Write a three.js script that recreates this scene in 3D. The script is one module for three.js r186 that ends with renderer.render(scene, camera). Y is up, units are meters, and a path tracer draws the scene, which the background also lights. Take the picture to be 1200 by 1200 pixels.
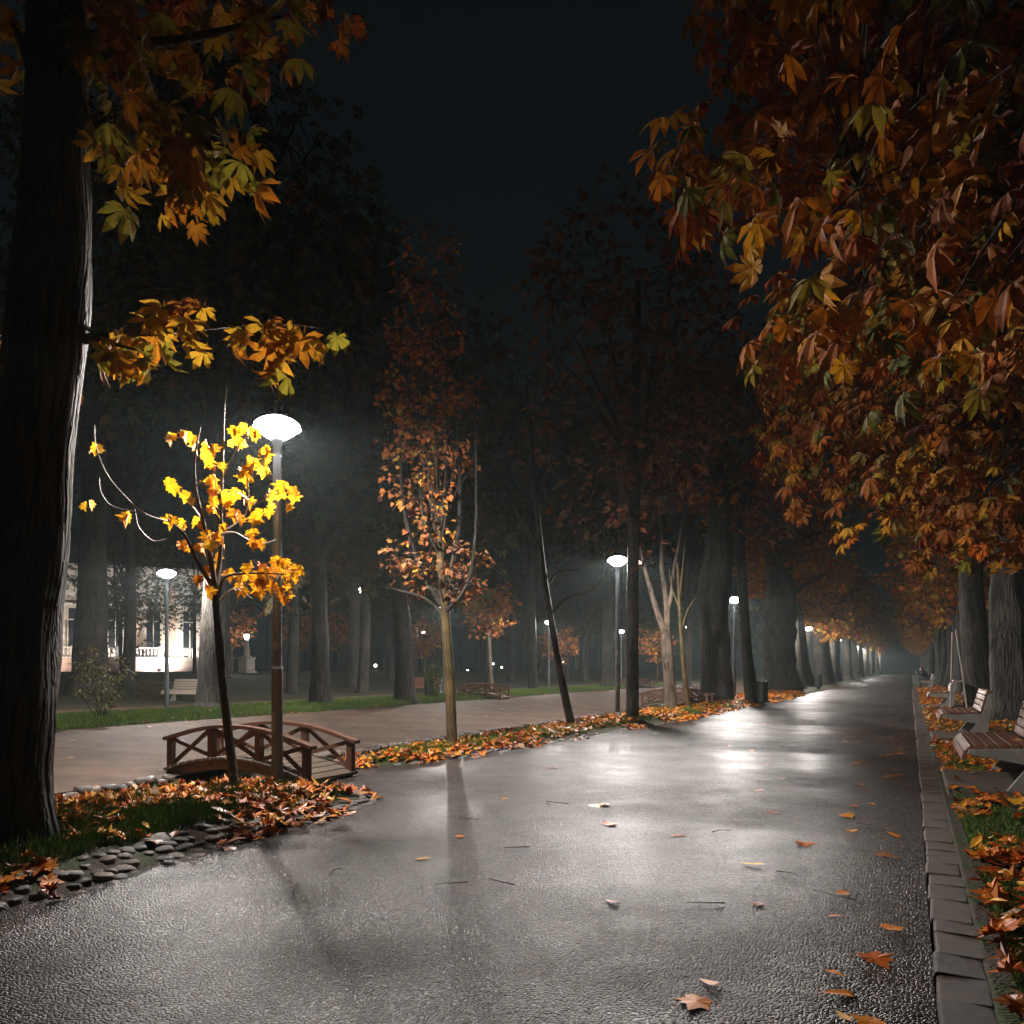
import * as THREE from 'three';
import { mergeGeometries } from 'three/addons/utils/BufferGeometryUtils.js';
import { RoundedBoxGeometry } from 'three/addons/geometries/RoundedBoxGeometry.js';
import { MarchingCubes } from 'three/addons/objects/MarchingCubes.js';

// ------------------------------------------------------------------ camera, sky, exposure
// World: the asphalt path runs along -z, x is to its right, y is up. "Z" below is distance along the path (= -z).
const FOCAL = 900, HORIZON = 783, EYE = 1.35;                 // in units of a 1200 px wide picture
const YAW = Math.atan((1067 - 600) / FOCAL), CY = Math.cos(YAW), SY = Math.sin(YAW);
const scene = new THREE.Scene();
const camera = new THREE.PerspectiveCamera(2 * Math.atan(HORIZON / FOCAL) * 180 / Math.PI, 1200 / (2 * HORIZON), 0.05, 900);
camera.setViewOffset(1200, 2 * HORIZON, 0, 0, 1200, 1200);
camera.position.set(0, EYE, 0);
camera.rotation.y = YAW;
const renderer = new THREE.WebGLRenderer({ antialias: true });
renderer.toneMapping = THREE.LinearToneMapping;
renderer.toneMappingExposure = 1.0;
renderer.shadowMap.enabled = true;
{ // night sky over a town: dark, a little lighter towards the horizon
  const W = 64, H = 32, d = new Float32Array(W * H * 4);
  for (let j = 0; j < H; j++) for (let i = 0; i < W; i++) {
    const e = Math.max(0, ((j + 0.5) / H - 0.5) * 2), k = (j * W + i) * 4, g = 1 + 0.5 * Math.exp(-e * 4);
    d[k] = 0.003 * g; d[k + 1] = 0.0042 * g; d[k + 2] = 0.0049 * g; d[k + 3] = 1;
  }
  const t = new THREE.DataTexture(d, W, H, THREE.RGBAFormat, THREE.FloatType);
  t.mapping = THREE.EquirectangularReflectionMapping; t.magFilter = THREE.LinearFilter; t.needsUpdate = true;
  scene.background = t; scene.environment = t;
}
const skyFill = new THREE.DirectionalLight(new THREE.Color(0.8, 0.9, 1), 0.012);  // faint directional light added as overcast skyglow
skyFill.name = 'moonlight'; skyFill.position.set(-60, 90, -40); skyFill.castShadow = true; skyFill.shadow.radius = 40;
skyFill.shadow.camera.left = skyFill.shadow.camera.bottom = -80; skyFill.shadow.camera.right = skyFill.shadow.camera.top = 80; skyFill.shadow.camera.far = 300;
scene.add(skyFill, skyFill.target);
scene.fog = new THREE.FogExp2(new THREE.Color(0.8, 0.97, 0.97), 0.0011);
const LAMP_COLOR = new THREE.Color(1.0, 0.94, 0.88), LAMP_POWER = 175;

// ------------------------------------------------------------------ small helpers
function rng(seed) { let a = seed >>> 0; return () => { a = (a + 0x6D2B79F5) | 0; let t = Math.imul(a ^ (a >>> 15), 1 | a); t = (t + Math.imul(t ^ (t >>> 7), 61 | t)) ^ t; return ((t ^ (t >>> 14)) >>> 0) / 4294967296; }; }
const clamp = (x, a = 0, b = 1) => Math.min(b, Math.max(a, x)), lerp = (a, b, t) => a + (b - a) * t;
const sm = (x) => { x = clamp(x); return x * x * (3 - 2 * x); };
const V = (x, y, z) => new THREE.Vector3(x, y, z);
const rgb = (r, g, b) => new THREE.Color().setRGB(r, g, b);
function hash(i, j) { let h = Math.imul(i, 374761393) + Math.imul(j, 668265263) | 0; h = Math.imul(h ^ (h >>> 13), 1274126177); return ((h ^ (h >>> 16)) >>> 0) / 4294967296; }
function noise(x, y, p = 0) { // value noise, tileable when p > 0
  const i = Math.floor(x), j = Math.floor(y), u = sm(x - i), v = sm(y - j), m = (a) => p ? ((a % p) + p) % p : a;
  const a = hash(m(i), m(j)), b = hash(m(i + 1), m(j)), c = hash(m(i), m(j + 1)), d = hash(m(i + 1), m(j + 1));
  return lerp(lerp(a, b, u), lerp(c, d, u), v);
}
function fbm(x, y, oct = 4, p = 0) { let s = 0, a = 0.5, n = 0; for (let k = 0; k < oct; k++) { s += a * noise(x, y, p); n += a; a /= 2; x *= 2; y *= 2; p *= 2; } return s / n; }
const used = {};
function numbered(n) { const k = used[n] = (used[n] ?? -1) + 1; return k ? n + '_' + String(k).padStart(3, '0') : n; }
function tag(o, label, category, group, kind) {
  if (label) o.userData.label = label;
  if (category) o.userData.category = category;
  if (group) o.userData.group = group;
  if (kind) o.userData.kind = kind;
  return o;
}
function mesh(name, geo, mat, parent) { const m = new THREE.Mesh(geo, mat); m.name = name; m.castShadow = m.receiveShadow = true; parent?.add(m); return m; }
function thing(name, label, category, pos, turn = 0, group, kind) {
  const g = new THREE.Group(); g.name = numbered(name); if (pos) g.position.copy(pos); g.rotation.y = turn; scene.add(g);
  return tag(g, label, category, group, kind);
}
function single(name, geo, mat, label, category, group, kind) { const m = mesh(numbered(name), geo, mat, scene); return tag(m, label, category, group, kind); }
function join(list) {
  const out = mergeGeometries(list.map((g) => { g = g.index ? g.toNonIndexed() : g; if (!g.attributes.uv) g.setAttribute('uv', new THREE.BufferAttribute(new Float32Array(g.attributes.position.count * 2), 2)); return g; }));
  return out;
}
function box(w, h, d, x = 0, y = 0, z = 0, r = 0) {
  const g = r ? new RoundedBoxGeometry(w, h, d, 1, r) : new THREE.BoxGeometry(w, h, d);
  return g.translate(x, y, z);
}
function bar(a, b, w, t) { // a beam from a to b, w wide and t thick
  const g = new RoundedBoxGeometry(w, t, a.distanceTo(b), 1, Math.min(w, t) * 0.12), m = new THREE.Matrix4().lookAt(b, a, V(0, 1, 0.0001)).setPosition(a.clone().lerp(b, 0.5));
  return g.applyMatrix4(m);
}
function tube(pts, sides = 6, { flute = 0, lumps = 0, seed = 1, close = true } = {}) { // pts: [{p, r}]
  const n = pts.length, pos = [], nor = [], uv = [], idx = [], T = V(), N = V(), B = V(), prev = V(0.3, 0.1, 1).normalize();
  let len = 0; const r0 = Math.max(...pts.map((q) => q.r));
  for (let i = 0; i < n; i++) {
    T.subVectors(pts[Math.min(n - 1, i + 1)].p, pts[Math.max(0, i - 1)].p).normalize();
    N.copy(prev).addScaledVector(T, -prev.dot(T)).normalize(); prev.copy(N); B.crossVectors(T, N);
    if (i) len += pts[i].p.distanceTo(pts[i - 1].p);
    for (let s = 0; s <= sides; s++) {
      const a = s / sides * Math.PI * 2, c = Math.cos(a), q = Math.sin(a);
      let k = 1; if (flute) k += flute * (noise(c * 2.3 + 7 + seed * 3.1, q * 2.3 + len * 0.5) - 0.5) * 2; if (lumps) k += lumps * (noise(c * 3 + seed * 5.3 + 11, q * 3 + len * 2.4) - 0.5) * 2;
      const r = pts[i].r * k;
      pos.push(pts[i].p.x + (N.x * c + B.x * q) * r, pts[i].p.y + (N.y * c + B.y * q) * r, pts[i].p.z + (N.z * c + B.z * q) * r);
      nor.push(N.x * c + B.x * q, N.y * c + B.y * q, N.z * c + B.z * q); uv.push(s / sides * Math.PI * 2 * r0, len);
      if (i && s < sides) { const p = i * (sides + 1) + s, o = p - sides - 1; idx.push(o, o + 1, p, p, o + 1, p + 1); }
    }
  }
  if (close) { const c = pos.length / 3, e = pts[n - 1].p; pos.push(e.x, e.y, e.z); nor.push(T.x, T.y, T.z); uv.push(0, len); for (let s = 0; s < sides; s++) idx.push((n - 1) * (sides + 1) + s, (n - 1) * (sides + 1) + s + 1, c); }
  const g = new THREE.BufferGeometry();
  g.setAttribute('position', new THREE.Float32BufferAttribute(pos, 3)); g.setAttribute('normal', new THREE.Float32BufferAttribute(nor, 3)); g.setAttribute('uv', new THREE.Float32BufferAttribute(uv, 2)); g.setIndex(idx);
  if (flute || lumps) g.computeVertexNormals();
  return g;
}
function smoothPath(pts, n) { // pts [{p,r}] -> n resampled along a spline
  const c = new THREE.CatmullRomCurve3(pts.map((q) => q.p), false, 'centripetal'), out = [];
  for (let i = 0; i <= n; i++) { const t = i / n, f = t * (pts.length - 1), k = Math.min(pts.length - 2, Math.floor(f)); out.push({ p: c.getPoint(t), r: lerp(pts[k].r, pts[k + 1].r, f - k) }); }
  return out;
}
const lathe = (prof, seg = 20) => new THREE.LatheGeometry(prof.map(([r, y]) => new THREE.Vector2(r, y)), seg);

// ------------------------------------------------------------------ terrain
const ramp = (list, z) => { if (z <= list[0][0]) return list[0][1]; for (let i = 1; i < list.length; i++) if (z <= list[i][0]) return lerp(list[i - 1][1], list[i][1], (z - list[i - 1][0]) / (list[i][0] - list[i - 1][0])); return list[list.length - 1][1]; };
const NEAR_EDGE = [[-10, -4.0], [1, -4.1], [2.3, -4.2], [4, -4.45], [6.8, -4.6]], FAR_EDGE = [[8, -6.15], [9, -5.9], [10, -5.75], [14, -5.4], [19, -5.0], [27, -4.75], [40, -4.4], [200, -4.3]];
function islandD(X, Z) { // metres inside the planted strip left of the asphalt; negative on the asphalt
  const wob = (fbm(X * 2.1 + 40, Z * 2.1, 3) - 0.5) * 0.22;
  const near = Z < 7.45, a = ramp(near ? NEAR_EDGE : FAR_EDGE, Z) - X, b = near ? 6.75 - Z : Z - 8.15, r = 0.8;
  return (a < r && b < r ? r - Math.hypot(r - a, r - b) : Math.min(a, b)) + wob;
}
function strip1(X, Z) { const d = islandD(X, Z); return -0.03 + (0.15 - 0.07 * sm((-5.9 - X) / 0.6) * sm(1 - Math.abs(Z - 6.8) / 3)) * sm(d / 0.8) + (d > 0 ? (fbm(X * 3, Z * 3, 3) - 0.5) * 0.05 * sm(d * 2) : 0); }
function height(X, Z) {
  if (X > 0.09) return X < 0.29 ? -0.06 : 0.012 + 0.06 * sm((X - 0.34) / 1.5) + (fbm(X * 2 + 9, Z * 2, 3) - 0.5) * 0.05 * sm((X - 0.3) * 2) + 0.3 * sm((X - 6) / 30);
  if (X > -6.75) return strip1(X, Z);
  if (X > -8.2) { const t = (X + 7.475) / 0.725; return lerp(strip1(-6.75, Z), 0.0, (-6.75 - X) / 1.45) - 0.36 * (1 - t * t) + (fbm(X * 3, Z * 3, 2) - 0.5) * 0.05 * (1 - t * t); }
  if (X > -16.3) return -0.03;
  if (X > -19.7) return -0.03 + 0.13 * sm(Math.min(-16.3 - X, X + 19.7) / 0.5) + (fbm(X * 2, Z * 2, 3) - 0.5) * 0.03;
  if (X > -24) return -0.03;
  return -0.03 + 0.1 * sm((-24 - X) / 0.6) + 1.0 * sm((-25 - X) / 15) + (fbm(X * 0.7, Z * 0.7, 3) - 0.5) * 0.12 * sm((-24 - X) / 3);
}
const P = (X, Z, y = 0) => V(X, y, -Z);
const G = (X, Z, dy = 0) => V(X, height(X, Z) + dy, -Z);
function ray(px, py, depth) { const xc = (px - 600) / FOCAL * depth; return V(xc * CY - depth * SY, EYE + (HORIZON - py) / FOCAL * depth, -(depth * CY + xc * SY)); } // a place at that distance from the lens plane
function at(px, py) { let y = 0, p; for (let k = 0; k < 12; k++) { p = ray(px, py, FOCAL * (EYE - y) / Math.max(1, py - HORIZON)); y = lerp(y, height(p.x, -p.z), 0.7); } p.y = height(p.x, -p.z); return p; } // where the ground shows at that spot
function depthOf(p) { return -p.z * CY - p.x * SY; }

// ------------------------------------------------------------------ textures
function tex(n, fn, srgb = false, m = n) {
  const d = new Uint8Array(n * m * 4);
  for (let j = 0; j < m; j++) for (let i = 0; i < n; i++) { const c = fn(i / n, j / m), k = (j * n + i) * 4; if (typeof c === 'number') d[k] = d[k + 1] = d[k + 2] = clamp(c) * 255; else { d[k] = clamp(c[0]) * 255; d[k + 1] = clamp(c[1]) * 255; d[k + 2] = clamp(c[2]) * 255; } d[k + 3] = 255; }
  const t = new THREE.DataTexture(d, n, m); t.wrapS = t.wrapT = THREE.RepeatWrapping; t.magFilter = THREE.LinearFilter; t.minFilter = THREE.LinearMipmapLinearFilter; t.generateMipmaps = true; if (srgb) t.colorSpace = THREE.SRGBColorSpace; t.needsUpdate = true;
  return t;
}
function rep(t, x, y = x) { const c = t.clone(); c.repeat.set(x, y); c.needsUpdate = true; return c; }
const s2 = (x) => x <= 0.0031308 ? 12.92 * x : 1.055 * Math.pow(x, 1 / 2.4) - 0.055;   // linear value to an sRGB texel
function cells(n, k, seed) { // chips of stone: per texel [height 0..1, tone 0..1]
  const px = new Float32Array(k * k), py = new Float32Array(k * k), ph = new Float32Array(k * k), r = rng(seed);
  for (let i = 0; i < k * k; i++) { px[i] = r(); py[i] = r(); ph[i] = r(); }
  return (u, v) => {
    const x = u * k, y = v * k, i = Math.floor(x), j = Math.floor(y); let d1 = 9, d2 = 9, h = 0, qx = 0, qy = 0, tx = 0, ty = 0;
    for (let b = -1; b <= 1; b++) for (let a = -1; a <= 1; a++) { const q = ((j + b + k) % k) * k + ((i + a + k) % k), dx = i + a + px[q] - x, dy = j + b + py[q] - y, d = dx * dx + dy * dy; if (d < d1) { d2 = d1; d1 = d; h = ph[q]; qx = i + a + px[q]; qy = j + b + py[q]; tx = Math.cos(h * 917) * (0.3 + px[q]); ty = Math.sin(h * 917) * (0.3 + px[q]); } else if (d < d2) d2 = d; }
    const e = Math.sqrt(d2) - Math.sqrt(d1);
    return [clamp(e * 2.6) * (0.3 + 0.5 * h) + 0.42 * (tx * (x - qx) + ty * (y - qy)) * clamp(e * 4), h];
  };
}
const chips = cells(0, 92, 5), chipsFine = cells(0, 220, 6);
const asphaltBump = tex(1024, (u, v) => { const c = chips(u, v); return 0.1 + c[0] * 0.8 + 0.08 * noise(u * 512, v * 512, 512); });
const asphaltColor = tex(1024, (u, v) => { const c = chips(u, v), l = fbm(u * 8, v * 8, 4, 8), k = 0.3 + 2.1 * c[1] * c[1] * clamp(c[0] * 1.6) + 0.6 * (l - 0.5); return [s2(0.056 * k), s2(0.04 * k), s2(0.032 * k)]; }, true);
const blotch = tex(512, (u, v) => { const a = fbm(u * 5 + 3, v * 5, 5, 5), b = fbm(u * 24, v * 24, 3, 24), w = Math.max(0.3, 0.43 + 0.4 * (a - 0.5) + 0.14 * (b - 0.5)); return w; });
const dirtColor = tex(1024, (u, v) => { const c = chipsFine(u, v), l = fbm(u * 6, v * 6, 5, 6), k = 0.7 + 0.4 * c[1] * c[0] + 0.9 * (l - 0.5); return [s2(0.18 * k), s2(0.105 * k), s2(0.068 * k)]; }, true);
const dirtBump = tex(1024, (u, v) => { const c = chipsFine(u, v); return 0.45 * c[0] + 0.55 * fbm(u * 20, v * 20, 4, 20); });
const turfColor = tex(512, (u, v) => { const a = fbm(u * 10, v * 10, 4, 10), b = noise(u * 160, v * 160, 160), g = sm((a - 0.3) * 2.6), k = 0.5 + 0.8 * b; return [s2(lerp(0.06, 0.035, g) * k), s2(lerp(0.04, 0.05, g) * k), s2(lerp(0.024, 0.012, g) * k)]; }, true);
const turfBump = tex(512, (u, v) => 0.6 * noise(u * 150, v * 150, 150) + 0.4 * fbm(u * 40, v * 40, 3, 40));
const barkBump = tex(512, (u, v) => { const w = u + 0.03 * (fbm(u * 4, v * 4, 3, 4) - 0.5) * 4; const a = Math.abs(fbm(w * 14, v * 4, 4, 2 * 7) * 2 - 1), b = noise(u * 64, v * 64, 64); return clamp(1 - Math.pow(1 - a, 4)) * 0.75 + 0.25 * b; });
const barkTone = tex(512, (u, v) => { const a = Math.abs(fbm(u * 14, v * 4, 4, 14) * 2 - 1), l = fbm(u * 5, v * 5, 4, 5), k = 0.35 + 0.75 * clamp(a * 3) + 0.9 * (l - 0.5), m = sm((fbm(u * 7 + 3, v * 7, 4, 7) - 0.56) * 7); return [s2(lerp(k, k * 0.8, m) * 0.8), s2(lerp(k, k * 0.95, m) * 0.8), s2(lerp(k, k * 0.72, m) * 0.8)]; }, true);
const stoneTone = tex(256, (u, v) => { const a = fbm(u * 6, v * 6, 5, 6), b = noise(u * 90, v * 90, 90); const k = 0.55 + 0.5 * a + 0.25 * (b - 0.5); return [s2(k * 0.9), s2(k * 0.88), s2(k * 0.86)]; }, true);
const grainTone = tex(512, (u, v) => { const a = fbm(u * 30, v * 3, 4, 3 * 1), b = fbm(u * 120, v * 4, 2, 4), k = 0.6 + 0.35 * a + 0.3 * (b - 0.4); return [s2(k), s2(k * 0.96), s2(k * 0.92)]; }, true);
const std = (o) => new THREE.MeshStandardMaterial(o), phy = (o) => new THREE.MeshPhysicalMaterial(o);
const M = {
  asphalt: phy({ specularIntensity: 0.75, map: rep(asphaltColor, 1 / 1.7), bumpMap: rep(asphaltBump, 1 / 1.7), bumpScale: 0.0095, roughnessMap: rep(blotch, 0.16), roughness: 1, color: rgb(1, 1, 1) }),
  dirt: std({ map: rep(dirtColor, 0.5), bumpMap: rep(dirtBump, 0.5), bumpScale: 0.012, roughness: 0.72 }),
  turf: std({ map: rep(turfColor, 0.6), bumpMap: rep(turfBump, 0.6), bumpScale: 0.012, roughness: 0.9 }),
  bark: std({ map: rep(barkTone, 0.9, 0.45), bumpMap: rep(barkBump, 0.9, 0.45), bumpScale: 0.045, roughness: 0.8, color: rgb(0.064, 0.051, 0.041) }),
  barkPale: std({ map: rep(barkTone, 1.2, 0.6), bumpMap: rep(barkBump, 1.2, 0.6), bumpScale: 0.01, roughness: 0.8, color: rgb(0.19, 0.135, 0.1) }),  // paler copy of bark with shallower ridges
  barkYoung: std({ map: rep(barkTone, 3, 1), bumpMap: rep(barkBump, 3, 1), bumpScale: 0.004, roughness: 0.7, color: rgb(0.135, 0.085, 0.026) }),
  twig: std({ color: rgb(0.05, 0.036, 0.027), roughness: 0.92 }),
  twigLit: std({ color: rgb(0.2, 0.17, 0.14), roughness: 0.6 }),  // thin sapling twigs, with the lamp brightness put into their colour
  pole: std({ color: rgb(0.15, 0.17, 0.19), roughness: 0.45, metalness: 0.2, bumpMap: rep(turfBump, 4), bumpScale: 0.0006 }),
  poleCap: std({ color: rgb(0.3, 0.3, 0.3), roughness: 0.5, metalness: 0.4 }),
  diffuser: std({ color: rgb(0.9, 0.9, 0.9), emissive: rgb(1, 0.97, 0.93), emissiveIntensity: 12, roughness: 0.4 }),
  sticker: std({ color: rgb(0.35, 0.35, 0.34), roughness: 0.6 }),
  bridgeWood: std({ map: rep(grainTone, 4, 1), color: rgb(0.17, 0.072, 0.04), roughness: 0.55, bumpMap: rep(turfBump, 3, 1), bumpScale: 0.003 }),
  deckWood: std({ map: rep(grainTone, 4, 1), color: rgb(0.2, 0.15, 0.115), roughness: 0.6, bumpMap: rep(turfBump, 3, 1), bumpScale: 0.004 }),
  slat: std({ map: rep(grainTone, 5, 1), color: rgb(0.25, 0.105, 0.075), roughness: 0.32, bumpMap: rep(turfBump, 2, 1), bumpScale: 0.0015 }),
  slatPale: std({ map: rep(grainTone, 5, 1), color: rgb(0.5, 0.43, 0.38), roughness: 0.45 }),
  concrete: std({ map: rep(stoneTone, 2), color: rgb(0.4, 0.4, 0.37), roughness: 0.7, bumpMap: rep(dirtBump, 2), bumpScale: 0.002 }),
  slab: std({ map: rep(stoneTone, 1), color: rgb(0.2, 0.165, 0.14), roughness: 0.6, bumpMap: rep(dirtBump, 1.5), bumpScale: 0.006 }),
  kerb: [0, 1, 2].map((k) => std({ map: rep(stoneTone, 1.5), color: rgb(0.115 + 0.03 * k, 0.08 + 0.022 * k, 0.062 + 0.018 * k), roughness: 0.5, bumpMap: rep(dirtBump, 1.8), bumpScale: 0.014 })),
  cobble: [[0.2, 0.18, 0.17], [0.28, 0.235, 0.21], [0.14, 0.13, 0.125], [0.33, 0.27, 0.24]].map((c) => std({ map: rep(stoneTone, 3), color: rgb(...c), roughness: 0.38, bumpMap: rep(dirtBump, 3), bumpScale: 0.003 })),
  bin: std({ color: rgb(0.025, 0.028, 0.028), roughness: 0.45, metalness: 0.4 }),
  binBand: std({ color: rgb(0.06, 0.062, 0.06), roughness: 0.4, metalness: 0.5 }),
  stucco: std({ color: rgb(0.72, 0.66, 0.6), roughness: 0.9, map: rep(stoneTone, 0.5) }),
  stuccoPinkLit: std({ color: rgb(0.7, 0.5, 0.42), roughness: 0.9, map: rep(stoneTone, 0.5) }),  // warm pink of the floodlighting put into the stucco colour
  glassDark: std({ color: rgb(0.02, 0.025, 0.03), roughness: 0.12 }),
  iron: std({ color: rgb(0.03, 0.03, 0.03), roughness: 0.5, metalness: 0.6 }),
  roofTile: std({ color: rgb(0.16, 0.09, 0.07), roughness: 0.9 }),
  globe: std({ color: rgb(0.9, 0.9, 0.9), emissive: rgb(1, 0.86, 0.68), emissiveIntensity: 14, roughness: 0.4 }),
  lanternGlow: std({ color: rgb(0.9, 0.9, 0.9), emissive: rgb(1, 0.97, 0.9), emissiveIntensity: 9, roughness: 0.4 }),
};

// ------------------------------------------------------------------ ground, paths
function lines(parts) { const out = []; for (const [a, b, n] of parts) for (let i = 0; i < n; i++) out.push(a + (b - a) * i / n); out.push(parts[parts.length - 1][1]); return out; }
const ZL = (() => { const o = []; let z = -30; while (z < 260) { o.push(z); z += z < -1 ? 2 : Math.max(0.13, 0.024 * z); } o.push(260); return o; })();
function sheet(name, xs, zs, yf, mat, label, cat) {
  const pos = [], uv = [], idx = [], w = xs.length;
  for (const z of zs) for (const x of xs) { pos.push(x, yf(x, z), -z); uv.push(x, z); }
  for (let j = 0; j < zs.length - 1; j++) for (let i = 0; i < w - 1; i++) { const a = j * w + i, b = a + 1, c = a + w, d = c + 1; idx.push(a, b, c, b, d, c); }
  const g = new THREE.BufferGeometry(); g.setAttribute('position', new THREE.Float32BufferAttribute(pos, 3)); g.setAttribute('uv', new THREE.Float32BufferAttribute(uv, 2)); g.setIndex(idx); g.computeVertexNormals();
  return single(name, g, mat, label, cat, null, 'structure');
}
const XL = lines([[-180, -60, 12], [-60, -25, 30], [-25, -19.9, 10], [-19.9, -19.2, 6], [-19.2, -16.8, 8], [-16.8, -16.2, 6], [-16.2, -8.3, 8], [-8.3, -6.7, 16], [-6.7, -3.9, 40], [-3.9, 0.05, 6], [0.05, 0.27, 2], [0.27, 0.32, 2], [0.32, 3, 16], [3, 20, 12], [20, 160, 10]]);
sheet('ground', XL, ZL, height, M.turf, 'dark damp park turf and soil spreading under the trees', 'ground');
const wave = (X, Z) => (fbm(X * 0.9 + 5, Z * 0.9, 3) - 0.5) * 0.014;
sheet('asphalt_path', lines([[-6.5, 0.09, 44]]), ZL.filter((z) => z > -28 && z < 240), (X, Z) => 0.006 + wave(X, Z) - 0.012 * sm((X + 0.5) / 0.6), M.asphalt, 'wet dark asphalt path running straight between the rows of trees', 'path');
sheet('gravel_promenade', lines([[-16.34, -8.16, 20]]), ZL.filter((z) => z > -28 && z < 240), (X, Z) => 0.002 + wave(X * 0.7, Z * 0.7) * 1.6, M.dirt, 'wide brown gravel promenade behind the wooden footbridges', 'path');
sheet('earth_footpath', lines([[-24.1, -19.75, 6]]), ZL.filter((z) => z > -28 && z < 240), (X, Z) => 0.0 + wave(X, Z), M.dirt, 'brown earth footpath in front of the lawn', 'path');

// kerb of single stones on the bench side, slabs under the benches
{
  const r = rng(11), k = thing('kerb', 'low kerb of worn stone blocks along the bench side of the path', 'kerb', null, 0, null, 'structure');
  const geos = [0, 1, 2, 3].map((s) => { const g = new RoundedBoxGeometry(0.205, 0.12, 1, 3, 0.018), p = g.attributes.position; for (let i = 0; i < p.count; i++) p.setXYZ(i, p.getX(i), p.getY(i) + (hash(s * 7 + (p.getX(i) > 0 ? 1 : 0), p.getZ(i) > 0 ? 3 : 5) - 0.5) * 0.012, p.getZ(i)); g.computeVertexNormals(); return g; });
  let z = 0.4; while (z < 62) { const L = 0.2 + 0.22 * r() + (z > 25 ? 0.4 : 0), s = mesh('kerb_stone', geos[Math.floor(r() * 4)], M.kerb[Math.floor(r() * 3)], k); s.scale.z = L + 0.004; s.position.set(0.2 + (r() - 0.5) * 0.016, -0.048 + (r() - 0.5) * 0.012, -(z + L / 2)); s.rotation.set((r() - 0.5) * 0.03, (r() - 0.5) * 0.05, (r() - 0.5) * 0.05); z += L; }
}
function cobbleGeo(s) { const g = new THREE.SphereGeometry(1, 7, 5), p = g.attributes.position; for (let i = 0; i < p.count; i++) { const x = p.getX(i), y = p.getY(i), z = p.getZ(i), k = 0.7 + 0.6 * noise(x * 1.5 + s * 9 + 20, z * 1.5 + y + 20), e = (v, w) => Math.pow(Math.abs(v), w) * Math.sign(v); p.setXYZ(i, e(x, 0.75) * k, e(y, 0.6) * (0.8 + 0.2 * k), e(z, 0.75) * k); } g.computeVertexNormals(); return g; }
const cobbles = [0, 1, 2, 3, 4].map(cobbleGeo);
function putStone(r, p, size, parent) { const s = mesh('cobblestone', cobbles[Math.floor(r() * 5)], M.cobble[Math.floor(r() * 4)], parent); s.scale.set(size * (0.8 + 0.5 * r()), size * 0.5, size * (0.7 + 0.4 * r())); s.position.copy(p); s.rotation.set((r() - 0.5) * 0.3, r() * 6.3, (r() - 0.5) * 0.3); return s; }
function restOfStones(list, r, parent, name) { const geos = list.map(([p, size]) => cobbles[Math.floor(r() * 5)].clone().scale(size, size * 0.55, size * 0.8).rotateY(r() * 6).translate(p.x, p.y, p.z)); if (geos.length) tag(mesh(name, join(geos), M.cobble[0], parent), null, null, null, 'stuff'); }
{
  const r = rng(21), edge = thing('cobbled_edge', 'band of rounded wet cobbles edging the leafy bank by the near footbridge', 'stone edging', null, 0, null, 'structure'), far = [];
  let n = 0;
  for (let Z = 0.6; Z < 24; Z += 0.105) for (let X = -6.3; X < -3.9; X += 0.11) {
    const x = X + (r() - 0.5) * 0.05, z = Z + (r() - 0.5) * 0.05, d = islandD(x, z), near = z < 7.4;
    if (d < 0.02 || d > (near ? 0.4 + 0.18 * sm((5.6 - z) / 2) : 0.3) || r() < (near ? 0.1 : 0.25)) continue;
    const p = G(x, z, -0.006); if (near && n < 300) { putStone(r, p, 0.05 + 0.035 * r() * r(), edge); n++; } else far.push([p, 0.05 + 0.02 * r()]);
  }
  restOfStones(far, r, edge, 'small_cobbles');
  const ditch = thing('ditch_edging', 'row of pale stones along the gravel side of the leafy ditch', 'stone edging', null, 0, null, 'structure'), rest = [];
  for (let Z = 1.2; Z < 40; Z += 0.14) for (let k = 0; k < 3; k++) {
    const x = -8.16 + k * 0.13 + (r() - 0.5) * 0.05, z = Z + (r() - 0.5) * 0.06; if (Math.abs(z - 7.1) < 0.5 || (k && r() < 0.3)) continue;
    const p = G(x, z, 0.01); if (z < 12) putStone(r, p, 0.07 + 0.02 * r(), ditch); else rest.push([p, 0.075]);
  }
  restOfStones(rest, r, ditch, 'small_cobbles');
}

// ------------------------------------------------------------------ leaves
function fan(list) { // list of triangles of points
  const g = new THREE.BufferGeometry(); g.setAttribute('position', new THREE.Float32BufferAttribute(list.flatMap((p) => p), 3)); g.computeVertexNormals(); return g;
}
function leaflet(out, o, a, L, w, bend, segs) { // obovate blade folded along its rib, from o, turned by a
  const st = segs === 1 ? [0, 0.62, 1] : [0, 0.35, 0.72, 1], wd = segs === 1 ? [0.0, 1, 0] : [0.04, 0.62, 1, 0], c = Math.cos(a), s = Math.sin(a);
  const pt = (t, u) => { const y = t * L, x = u * w, z = -bend * t * t * L + Math.abs(u) * w * 0.35; return [o[0] + x * c + y * s, o[1] - x * s + y * c, o[2] + z]; };
  for (let i = 0; i < st.length - 1; i++) for (const q of [-1, 1]) {
    const A = pt(st[i], 0), B = pt(st[i], q * wd[i]), C = pt(st[i + 1], 0), D = pt(st[i + 1], q * wd[i + 1]);
    const put = (x, y, z) => q > 0 ? out.push(x, y, z) : out.push(x, z, y);
    if (wd[i] > 0) put(A, B, D); if (wd[i + 1] > 0 || i === st.length - 2) { if (wd[i + 1] > 0) put(A, D, C); else put(A, B, C); }
  }
}
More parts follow.
